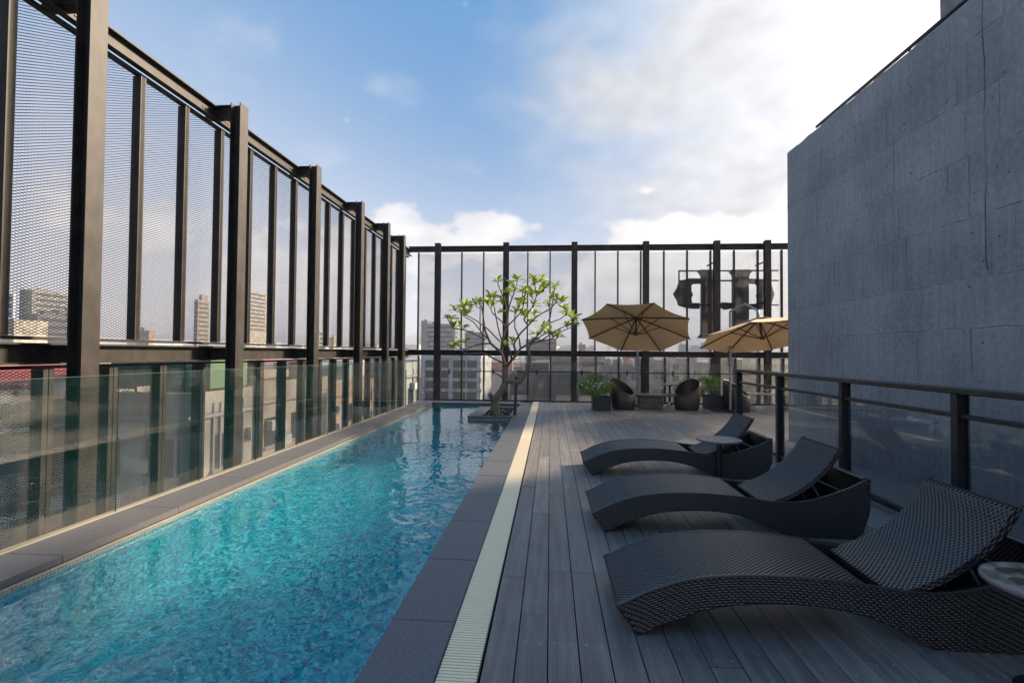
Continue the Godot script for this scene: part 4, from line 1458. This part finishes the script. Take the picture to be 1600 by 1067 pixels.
func tree() -> void:
	var foot := Vector3(-1.13, -0.05, -10.72)
	var o := thing("frangipani_tree", "gnarled small tree with bright green leaf tufts growing from the pool planter", "tree", foot)
	var rng := RandomNumberGenerator.new()
	rng.seed = 33
	var placed := []  # points already grown, with their depth
	var trunk := MB.new()
	var crown_wood := MB.new()
	var wob := noise(111, 2.0, 2)
	for i in LIMBS.size():
		var l: Array = LIMBS[i]
		var pts: Array = l[0]
		var z0 := 0.0
		if placed.size():
			var best := 1e9
			for q in placed:
				var d: float = Vector2(q.x, q.y).distance_to(pts[0])
				if d < best:
					best = d
					z0 = q.z
		var cv := Curve2D.new()
		for k in pts.size():
			var tg: Vector2 = (pts[mini(k + 1, pts.size() - 1)] - pts[maxi(k - 1, 0)]) / 6.0
			cv.add_point(pts[k], -tg, tg)
		var total := cv.get_baked_length()
		var n := int(maxf(4, total / 0.05))
		var ps := PackedVector3Array()
		var rs := PackedFloat32Array()
		for k in n + 1:
			var f := k / float(n)
			var p := cv.sample_baked(total * f)
			var z: float = z0 + l[1] * pow(f, 0.9)
			var r: float = (1.22 if i < 4 else 1.0) * lerpf(l[2], l[3], pow(f, 0.8)) * (1.0 + (0.34 if i < 4 else 0.12) * wob.get_noise_2d(p.y * 6.0, i * 7.0))
			ps.append(Vector3(p.x, p.y, z))
			rs.append(r)
			placed.append(Vector3(p.x, p.y, z))
		(trunk if i < 5 else crown_wood).tube(ps, rs, 10 if i < 5 else 7)
	# twigs to each leaf tuft
	var tufts := []
	for t in TIPS:
		var p := Vector2((t.x - 385.0) / 327.0, (1010.0 - t.y) / 327.0)
		var best := 1e9
		var from := Vector3.ZERO
		for q in placed:
			if q.y > p.y - 0.04 or q.y < 1.0:
				continue
			var d: float = Vector2(q.x, q.y).distance_to(p)
			if d < best:
				best = d
				from = q
		var e := Vector3(p.x, p.y, from.z + rng.randf_range(-0.25, 0.25))
		if best > 0.02:
			var m := from.lerp(e, 0.55) + Vector3((e.x - from.x) * 0.15, -0.03, 0)
			crown_wood.tube(PackedVector3Array([from, m, e]), PackedFloat32Array([0.010, 0.009, 0.010]), 6)
		tufts.append(e)
	part(o, "trunk", trunk.commit(), M.bark)
	part(o, "branches", crown_wood.commit(), M.twig)
	var crown := Node3D.new()
	crown.name = "crown"
	o.add_child(crown)
	# leaf: long, widest past the middle, folded along the rib and drooping
	var leaves := []
	for vnt in 3:
		var b := MB.new()
		var rows := 6
		var p := PackedVector3Array()
		for r in rows:
			var f := r / float(rows - 1)
			var w: float = 0.040 * [0.14, 0.45, 0.82, 1.0, 0.78, 0.05][r]
			var droop := (0.02 + 0.03 * vnt) * f * f
			for c in [-1.0, 0.0, 1.0]:
				p.append(Vector3(c * w, absf(c) * w * 0.35 - droop, 0.185 * f))
		b.sheet(p, rows, 3, true)
		leaves.append(b.commit())
	var made := 0
	var more := MB.new()
	for e in tufts:
		var cnt := 11
		var lean: Vector3 = Vector3(e.x - 0.25, 0.0, e.z) * 0.35
		for k in cnt:
			var a := TAU * k / cnt + rng.randf_range(-0.35, 0.35)
			var rise := rng.randf_range(0.1, 1.25)
			var d: Vector3 = (Vector3(cos(a), 0, sin(a)) * cos(rise) + Vector3.UP * sin(rise) + lean * 0.3).normalized()
			var bs := Basis.looking_at(-d, Vector3.UP) * Basis.from_euler(Vector3(0, 0, rng.randf_range(-0.5, 0.5)))
			var s := rng.randf_range(0.62, 1.1)
			var xf := Transform3D(bs * Basis.from_scale(Vector3(s, s, s)), e + Vector3(rng.randf_range(-.015, .015), rng.randf_range(-0.05, 0.015), rng.randf_range(-.015, .015)))
			var vnt := rng.randi() % 3
			var shade := rng.randi() % 3
			if k % 2 == 0 and made < 300:
				part(crown, "leaf", leaves[vnt], M["leaf%d" % shade], xf)
				made += 1
			else:
				more.xf = xf
				var rows := 5
				var p := PackedVector3Array()
				for r in rows:
					var f := r / float(rows - 1)
					var w: float = 0.038 * [0.14, 0.62, 1.0, 0.85, 0.05][r]
					for c in [-1.0, 0.0, 1.0]:
						p.append(Vector3(c * w, absf(c) * w * 0.35 - 0.04 * f * f, 0.185 * f))
				more.sheet(p, rows, 3, true)
	var mo := part(crown, "smaller_leaves", more.commit(), M.leaf1)
	mo.set_meta("kind", "stuff")
	var st := thing("support_stake", "dark wooden stake propping the tree in the pool planter", "stake", Vector3(-0.75, -0.03, -10.66))
	part(st, "pole", tubem([Vector3(0, 0, 0), Vector3(0.03, 0.78, -0.02)], 0.034, 10), M.rib)
	part(st, "cap", tubem([Vector3(0.03, 0.79, -0.02), Vector3(0.03, 0.84, -0.02)], 0.042, 10), M.black)

# ------------------------------------------------------------------ sign seen from behind
func sign_letters() -> void:
	var o := thing("rooftop_sign", "pair of dark back to back serif letters fixed outside the far screen", "sign")
	var k := 14.6 / 780.0 / 6.67
	var at := func(p: Vector2) -> Vector2:
		return Vector2(3.50 + (p.x - 80.0) * k, 3.73 - (p.y - 140.0) * k)
	var letters := [
		[ # stem of the mirrored letter with its serifs
			[Vector2(318, 150), Vector2(345, 140), Vector2(480, 140), Vector2(520, 150), Vector2(500, 200), Vector2(498, 790), Vector2(520, 820), Vector2(520, 845), Vector2(318, 832), Vector2(352, 790), Vector2(356, 220), Vector2(345, 185)],
			# bowl to the left
			[Vector2(356, 228), Vector2(235, 228), Vector2(170, 245), Vector2(130, 275), Vector2(118, 320), Vector2(80, 385), Vector2(118, 450), Vector2(130, 500), Vector2(200, 525), Vector2(260, 535), Vector2(338, 535), Vector2(338, 478), Vector2(262, 478), Vector2(255, 430), Vector2(272, 395), Vector2(256, 360), Vector2(256, 300), Vector2(280, 282), Vector2(356, 280)]],
		[
			[Vector2(628, 150), Vector2(660, 142), Vector2(820, 140), Vector2(862, 150), Vector2(830, 185), Vector2(820, 230), Vector2(820, 800), Vector2(845, 840), Vector2(640, 840), Vector2(664, 800), Vector2(664, 200)],
			[Vector2(820, 232), Vector2(960, 238), Vector2(1030, 262), Vector2(1046, 320), Vector2(1066, 390), Vector2(1046, 460), Vector2(1030, 515), Vector2(960, 540), Vector2(830, 540), Vector2(830, 488), Vector2(918, 485), Vector2(930, 440), Vector2(898, 400), Vector2(930, 365), Vector2(922, 310), Vector2(890, 284), Vector2(820, 280)],
			[Vector2(664, 478), Vector2(560, 470), Vector2(540, 520), Vector2(590, 546), Vector2(650, 536)]]]
	for l in letters:
		var b := MB.new()
		for poly in l:
			var q := PackedVector2Array()
			for p in poly:
				q.append(at.call(p))
			b.prism(q, -14.62, -14.50)
			b.xf.origin.z += 0.002
		part(o, "letter", b.commit(), M.sign_face)
	for y in [155.0, 255.0, 500.0]:
		var a: Vector2 = at.call(Vector2(125, y))
		var c: Vector2 = at.call(Vector2(1100, y))
		part(o, "frame_bar", boxm(Vector3(a.x, a.y - 0.02, -14.49), Vector3(c.x, a.y + 0.02, -14.45)), M.black)
	for x in [125.0, 385.0, 480.0, 715.0, 745.0, 1020.0]:
		var a: Vector2 = at.call(Vector2(x, 150))
		var c: Vector2 = at.call(Vector2(x, 505))
		part(o, "frame_bar", boxm(Vector3(a.x - 0.018, c.y, -14.445), Vector3(a.x + 0.018, a.y, -14.41)), M.black)
	for x in [4.479, 5.80]:
		for y in [3.80, 2.72]:
			part(o, "tie", boxm(Vector3(x - 0.10, y, -14.40), Vector3(x - 0.07, y + 0.03, -13.72)), M.black)

# ------------------------------------------------------------------ the city
# name, label, x from, x to, front distance, back distance, roof height, wall, kind of facade
const CITY := [
	["tower", "slim grey tower with a cream side seen through the first mesh bay", -300.5, -292.7, 260.0, 282.0, 35.2, "grey_cream", "band"],
	["office_block", "squat dark grey block in front of the slim grey tower", -229.3, -222.4, 200.0, 218.0, 16.8, "dark_grey", "band"],
	["apartment_tower", "dark grey tower close beside the nearest steel post", -248.5, -244.4, 230.0, 248.0, 21.0, "dark_grey", "band"],
	["low_block", "low orange block peeping over the middle rail of the mesh screen", -211.6, -204.9, 240.0, 243.7, 11.4, "orange", "plain"],
	["stepped_tower", "tan stepped tower beside the second steel post", -248.6, -245.8, 330.0, 341.8, 36.9, "tan", "band"],
	["apartment_tower", "tall pale cream tower just past the second steel post", -250.9, -241.8, 380.0, 407.9, 50.0, "cream", "band"],
	["office_block", "small grey block past the third steel post", -162.6, -158.1, 330.0, 340.7, 15.8, "pale_grey", "band"],
	["low_block", "low cream block beside the third steel post", -137.1, -134.2, 300.0, 308.5, 10.2, "cream", "plain"],
	["row_house", "pale rendered house with plants and green netting on its roof", -19.4, -14.3, 19.0, 23.4, -0.4, "render", "win"],
	["row_house", "long cream house wall low behind the glass balustrade", -18.8, -17.0, 33.0, 49.4, -1.2, "warm_cream", "win"],
	["row_house", "dark grey house with windows low behind the first glass panes", -26.1, -19.8, 17.0, 29.0, -0.7, "dark_grey", "win"],
	["signed_building", "pale green striped facade with a red framed sign", -12.0, -10.1, 34.0, 37.3, 0.6, "green_white", "win"],
	["row_house", "beige house with many windows low behind the third steel post", -16.8, -14.7, 24.0, 32.0, -0.3, "beige", "win"],
	["office_building", "white framed office building with dark window bays at the pool end", -39.2, -20.9, 150.0, 176.4, 0.5, "white", "frame"],
	["office_building", "grey office tower with dark horizontal bands above the pool end", -83.8, -63.8, 330.0, 339.2, 20.5, "pale_grey", "band"],
	["tower", "thin blue grey tower behind the banded grey office", -110.6, -105.1, 420.0, 438.0, 28.4, "blue_grey", "plain"],
	["tower", "blue grey block behind the tree branches", -72.9, -55.9, 420.0, 428.4, 18.7, "blue_grey", "band"],
	["office_building", "wide dark grey slab block beyond the tree", -14.7, 3.6, 300.0, 318.0, 9.7, "dark_grey", "band"],
	["apartment_block", "brown apartment block under the middle rail beside the tree", 0.2, 7.1, 170.0, 215.0, 0.3, "brown", "band"],
	["apartment_block", "dark green block with beige balconies behind the far glass", -6.1, 7.2, 75.0, 87.0, -1.7, "dark_green", "balcony"],
	["tower", "small brown tower stub beside the large open parasol", 21.6, 26.4, 380.0, 388.6, 8.2, "brown", "plain"],
	["apartment_block", "cream block lit orange behind the flowering shrub", 8.3, 15.2, 140.0, 146.2, 0.7, "warm_cream", "band"],
	["apartment_block", "dark red block under the large parasol", 32.5, 36.4, 210.0, 228.0, 0.0, "red", "plain"],
	["apartment_block", "grey block with roof tanks under the large parasol", 12.4, 21.7, 120.0, 132.0, -1.6, "pale_grey", "win"],
	["apartment_block", "stone coloured block with window rows behind the parasol pole", 17.4, 21.1, 90.0, 102.0, 0.2, "stone", "win"],
	["apartment_block", "beige block behind the second tub chair", 35.3, 41.2, 150.0, 162.0, 0.1, "beige", "win"],
	["apartment_block", "pale block low down between the two parasols", 35.7, 41.7, 130.0, 142.0, -0.8, "pale_grey", "win"],
	["tower", "hazy grey tower between the two parasols", 181.4, 188.0, 600.0, 618.0, 15.5, "blue_grey", "plain"],
	["tower", "hazy low tower beside the edge of the large parasol", 164.0, 173.6, 650.0, 656.4, 14.0, "blue_grey", "plain"],
	["apartment_block", "orange narrow block under the smaller parasol", 46.7, 49.4, 140.0, 152.0, 0.8, "orange", "band"],
	["apartment_block", "teal glazed block behind the start of the black railing", 28.4, 35.0, 80.0, 92.0, -1.0, "dark_green", "win"],
	["apartment_block", "pale block beside the concrete wall corner", 64.0, 73.7, 160.0, 172.0, 0.3, "stone", "win"],
]

func building(d: Array) -> Node3D:
	var x0: float = d[2]
	var x1: float = d[3]
	var z0: float = -d[4]
	var z1: float = -d[5]
	var top: float = d[6]
	var w := x1 - x0
	var dp := z0 - z1
	var o := thing(d[0], d[1], "building", Vector3((x0 + x1) / 2, -32, (z0 + z1) / 2), 0.0, "buildings of the city beyond the roof")
	var h := top + 32.0
	var wall := MB.new()
	wall.box(Vector3(-w / 2, 0, -dp / 2), Vector3(w / 2, h - 0.9, dp / 2))
	part(o, "wall", wall.commit(), M[d[7]])
	# parapet round a recessed roof
	var pr := MB.new()
	var tk := minf(0.25, w * 0.08)
	pr.box(Vector3(-w / 2, h - 0.9, dp / 2 - tk), Vector3(w / 2, h, dp / 2 + 0.04))
	pr.box(Vector3(-w / 2, h - 0.9, -dp / 2 - 0.04), Vector3(w / 2, h, -dp / 2 + tk))
	pr.box(Vector3(-w / 2 - 0.04, h - 0.9, -dp / 2 + tk), Vector3(-w / 2 + tk, h, dp / 2 - tk))
	pr.box(Vector3(w / 2 - tk, h - 0.9, -dp / 2 + tk), Vector3(w / 2 + 0.04, h, dp / 2 - tk))
	part(o, "parapet", pr.commit(), M[d[7]])
	# which flank faces the pool
	var sx := 1.0 if x1 < 0 else -1.0
	var kind: String = d[8]
	var floors := 3.2
	var unit: ArrayMesh = boxm(Vector3(-0.5, -0.5, -0.5), Vector3(0.5, 0.5, 0.5)) if not shared.has("unit") else shared["unit"]
	shared["unit"] = unit
	if kind == "band":
		var y := h - 2.4
		while y > maxf(h - 34.0, 8.0) and y > 32.0 - d[4] * 0.10:
			part(o, "window_band", unit, M.window_glass, T(0, y, dp / 2 + 0.02, Vector3(w * 0.88, 1.35, 0.08)))
			part(o, "window_band", unit, M.window_glass, T(sx * (w / 2 + 0.02), y, 0, Vector3(0.08, 1.35, dp * 0.82)))
			y -= floors
	elif kind == "win" or kind == "frame" or kind == "balcony":
		var bays := int(clampf(round(w / 3.0), 1, 7)) if kind != "frame" else 4
		var y := h - 2.6
		var row := 0
		while row < 6 and y > 2.0 and y > 32.0 - d[4] * 0.16 - 2.0:
			for k in bays:
				var x := -w / 2 + w * (k + 0.5) / bays
				var ww: float = w / bays * (0.62 if kind == "win" else 0.90)
				var wi := part(o, "window", unit, M.window_glass, T(x, y, dp / 2 + 0.005, Vector3(ww, 1.5 if kind == "win" else 2.2, 0.06)))
				if kind == "win":
					part(o, "sill", unit, M.window_frame, T(x, y - 0.83, dp / 2 + 0.06, Vector3(ww + 0.2, 0.10, 0.22)))
					part(o, "window_bar", unit, M.window_frame, T(x, y, dp / 2 + 0.05, Vector3(0.06, 1.5, 0.06)))
			if kind != "frame":
				var sb := int(clampf(round(dp / 3.2), 1, 5))
				for k in sb:
					var z := -dp / 2 + dp * (k + 0.5) / sb
					part(o, "window", unit, M.window_glass, T(sx * (w / 2 + 0.005), y, z, Vector3(0.06, 1.45, dp / sb * 0.42)))
					part(o, "sill", unit, M.window_frame, T(sx * (w / 2 + 0.06), y - 0.80, z, Vector3(0.22, 0.10, dp / sb * 0.5)))
			if kind == "frame":
				part(o, "floor_band", unit, M[d[7]], T(0, y - 1.55, dp / 2 + 0.35, Vector3(w + 0.4, 0.85, 0.7)))
			elif kind == "balcony":
				for k in [0, 2, 3]:
					if k < bays:
						part(o, "balcony", unit, M.beige, T(-w / 2 + w * (k + 0.5) / bays, y - 1.1, dp / 2 + 0.5, Vector3(w / bays * 0.8, 0.95, 1.0)))
			y -= floors
			row += 1
		if kind == "frame":
			for x in [-w / 2 + 0.6, 0.0, w / 2 - 0.6]:
				part(o, "pilaster", unit, M[d[7]], T(x, h - 11.0, dp / 2 + 0.4, Vector3(1.2, 20.0, 0.9)))
	# near houses carry air conditioners, pipes and ledges
	if d[4] < 60.0:
		var rng := RandomNumberGenerator.new()
		rng.seed = int(d[4] * 10.0 + w * 7.0)
		for side in 2:
			var run := w if side == 0 else dp
			for k in int(run / 1.1):
				var u := -run / 2 + 0.4 + rng.randf() * (run - 0.8)
				var y := h - 1.4 - rng.randf() * 6.0
				var s3 := Vector3(0.75, 0.5, 0.32) if side == 0 else Vector3(0.32, 0.5, 0.75)
				var c := Vector3(u, y, dp / 2 + 0.19) if side == 0 else Vector3(sx * (w / 2 + 0.19), y, u)
				part(o, "air_conditioner", unit, M.white, Transform3D(Basis.from_scale(s3), c))
			for k in 3:
				var u := -run / 2 + run * (k + rng.randf()) / 3.0
				var c := Vector3(u, h - 6.0, dp / 2 + 0.05) if side == 0 else Vector3(sx * (w / 2 + 0.05), h - 6.0, u)
				part(o, "drain_pipe", unit, M.window_frame, Transform3D(Basis.from_scale(Vector3(0.09, 11.0, 0.09)), c))
			for k in 3:
				var c := Vector3(0, h - 1.0 - 3.2 * k, dp / 2 + 0.09) if side == 0 else Vector3(sx * (w / 2 + 0.09), h - 1.0 - 3.2 * k, 0)
				part(o, "ledge", unit, M.window_frame, Transform3D(Basis.from_scale(Vector3(w, 0.14, 0.18) if side == 0 else Vector3(0.18, 0.14, dp)), c))
	# roof clutter: stair head and tanks
	if d[4] > 60.0:
		part(o, "stair_head", unit, M[d[7]], T(-w * 0.2, h + 0.3, 0, Vector3(w * 0.28, 2.4, dp * 0.3)))
	return o

func city() -> void:
	var rng := RandomNumberGenerator.new()
	rng.seed = 77
	for d in CITY:
		var o := building(d)
		if d[0] == "stepped_tower":
			part(o, "upper_storeys", boxm(Vector3(-1.0, 68.9, -4.0), Vector3(1.38, 73.0, 2.0)), M.tan)
		if d[0] == "signed_building":
			var sg := MB.new()
			for k in 2:
				sg.box(Vector3(-0.05 + 0.5 * k, 30.0, 1.66), Vector3(0.02 + 0.5 * k, 31.6, 1.72))
				sg.box(Vector3(0.02, 30.0 + 1.53 * k, 1.66), Vector3(0.45, 30.07 + 1.53 * k, 1.72))
			part(o, "sign_frame", sg.commit(), M.sign_red)
			for k in 9:
				part(o, "fin", boxm(Vector3(-0.9 + 0.22 * k, 20, 1.65), Vector3(-0.86 + 0.22 * k, 32.4, 1.74)), M.white)
		if str(d[1]).begins_with("grey block with roof tanks"):
			for k in 3:
				var tk := MB.new()
				tk.lathe(PackedVector2Array([Vector2(0.8, 0), Vector2(0.8, 1.4), Vector2(0.5, 1.75), Vector2(0, 1.9)]), 14)
				part(o, "water_tank", tk.commit(), M.cream, T(-2.8 + 2.6 * k, 30.4, 3.0))
	# rooftop billboard
	var bb := thing("billboard", "blue and white rooftop billboard at the left edge behind the mesh", "billboard", Vector3(-185.0, -32, -155.0))
	part(bb, "tower_block", boxm(Vector3(-8, 0, -6), Vector3(10, 43, 5)), M.cream)
	part(bb, "panel", boxm(Vector3(-8, 43.6, 4.0), Vector3(9.0, 51.5, 4.6)), M.billboard_white)
	for k in 3:
		part(bb, "stripe", boxm(Vector3(-7.4, 44.2 + 2.5 * k, 4.601), Vector3(8.4, 45.6 + 2.5 * k, 4.66)), M.billboard_blue)
	for k in 4:
		part(bb, "strut", boxm(Vector3(-7 + 4.6 * k, 43, 3.2), Vector3(-6.7 + 4.6 * k, 51, 3.5)), M.dark_metal)
	# netted shed on the pale house roof
	var sh := thing("netted_shed", "shed wrapped in green netting on the pale house roof", "shed", Vector3(-16.4, -0.9, -21.4))
	for k in 5:
		part(sh, "post", boxm(Vector3(-2.4 + 1.1 * k, 0, 1.30), Vector3(-2.34 + 1.1 * k, 2.35, 1.36)), M.dark_metal)
	for k in 4:
		part(sh, "net_panel", boxm(Vector3(-2.33 + 1.1 * k, 0.55 if k % 2 == 0 else 0.75, 1.31), Vector3(-1.31 + 1.1 * k, 2.25, 1.33)), M.green_net if k != 3 else M.net_light)
	part(sh, "side_net", boxm(Vector3(2.0, 0.6, -1.3), Vector3(2.03, 2.25, 1.28)), M.net_light)
	part(sh, "roof_sheet", boxm(Vector3(-2.5, 2.36, -1.5), Vector3(2.3, 2.42, 1.5)), M.green_net)
	# red roofed shed on the grey house
	var rs := thing("red_roof_shed", "red corrugated roof on the dark grey house at the left edge", "shed", Vector3(-22.6, -1.2, -20.5))
	var rr := MB.new()
	for k in 26:
		var x := -3.0 + 0.23 * k
		rr.quad(Vector3(x, 1.1, 2.6), Vector3(x + 0.115, 1.16, 2.6), Vector3(x + 0.115, 1.86, -2.6), Vector3(x, 1.80, -2.6))
		rr.quad(Vector3(x + 0.115, 1.16, 2.6), Vector3(x + 0.23, 1.1, 2.6), Vector3(x + 0.23, 1.80, -2.6), Vector3(x + 0.115, 1.86, -2.6))
	part(rs, "roof_sheet", rr.commit(), M.red_roof)
	for x in [-2.7, 2.7]:
		for z in [-2.2, 2.2]:
			part(rs, "post", boxm(Vector3(x - 0.06, 0.5, z - 0.06), Vector3(x + 0.06, 1.4 - z * 0.13, z + 0.06)), M.dark_metal)
	part(rs, "fascia", boxm(Vector3(-3.0, 0.95, 2.61), Vector3(3.0, 1.12, 2.66)), M.red_roof)
	var r2 := thing("red_roof_shed", "small red roof lean-to on the beige house past the second post", "shed", Vector3(-15.7, -1.2, -27.5))
	part(r2, "roof_sheet", boxm(Vector3(-1.0, 1.9, -3.4), Vector3(0.98, 2.0, 3.4)), M.red_roof)
	for z in [-3.2, 3.2]:
		part(r2, "wall", boxm(Vector3(-0.9, 0, z - 0.08), Vector3(0.9, 1.9, z + 0.08)), M.beige)
	# roof garden plants
	for k in 4:
		shrub(Vector3([-17.6, -16.2, -15.0, -18.8][k], -1.25, [-19.7, -19.8, -20.0, -19.6][k]), Vector3(0.55, 0.5, 0.4), 200 + k, k % 2 == 0, 0, "roof_shrub", ["green shrub on the pale house roof, second along", "green shrub on the pale house roof, third along", "green shrub on the pale house roof nearest the second post", "green shrub on the pale house roof nearest the first post"][k])
	# the rest of the city: low roofs out to the hills, one mass
	var mm := MultiMesh.new()
	mm.transform_format = MultiMesh.TRANSFORM_3D
	mm.use_colors = true
	mm.mesh = boxm(Vector3(-0.5, 0, -0.5), Vector3(0.5, 1, 0.5))
	var spots := []
	for k in 2600:
		var dist := lerpf(150.0, 2300.0, pow(rng.randf(), 1.6))
		var a := rng.randf_range(-1.15, 0.75)
		var p := Vector3(sin(a) * dist, -32, -cos(a) * dist)
		var clash := false
		for d in CITY:
			if p.x > d[2] - 16 and p.x < d[3] + 16 and -p.z > d[4] - 16 and -p.z < d[5] + 16:
				clash = true
		if clash:
			continue
		var hh := rng.randf_range(14, 30)
		if rng.randf() < 0.10 and dist > 500:
			hh = rng.randf_range(34, 33 + dist * 0.018)
		spots.append([p, Vector3(rng.randf_range(9, 24), hh, rng.randf_range(9, 24)), rng.randf_range(-0.3, 0.3)])
	mm.instance_count = spots.size()
	var tints := [Color(0.46, 0.44, 0.40), Color(0.28, 0.29, 0.31), Color(0.58, 0.50, 0.39), Color(0.36, 0.27, 0.22), Color(0.56, 0.57, 0.58), Color(0.36, 0.14, 0.11), Color(0.22, 0.30, 0.30)]
	for i in spots.size():
		mm.set_instance_transform(i, Transform3D(Basis.from_euler(Vector3(0, spots[i][2], 0)) * Basis.from_scale(spots[i][1]), spots[i][0]))
		mm.set_instance_color(i, tints[rng.randi() % tints.size()] * rng.randf_range(0.9, 1.45))
	var mi := MultiMeshInstance3D.new()
	mi.name = "far_city"
	mi.multimesh = mm
	var cm := mat("far_walls", 1, 1, 1, 0.9)
	cm.vertex_color_use_as_albedo = true
	mi.material_override = cm
	mi.set_meta("kind", "stuff")
	tag(mi, "mass of low city roofs spreading to the hills beyond the screens", "city")
	add_child(mi)
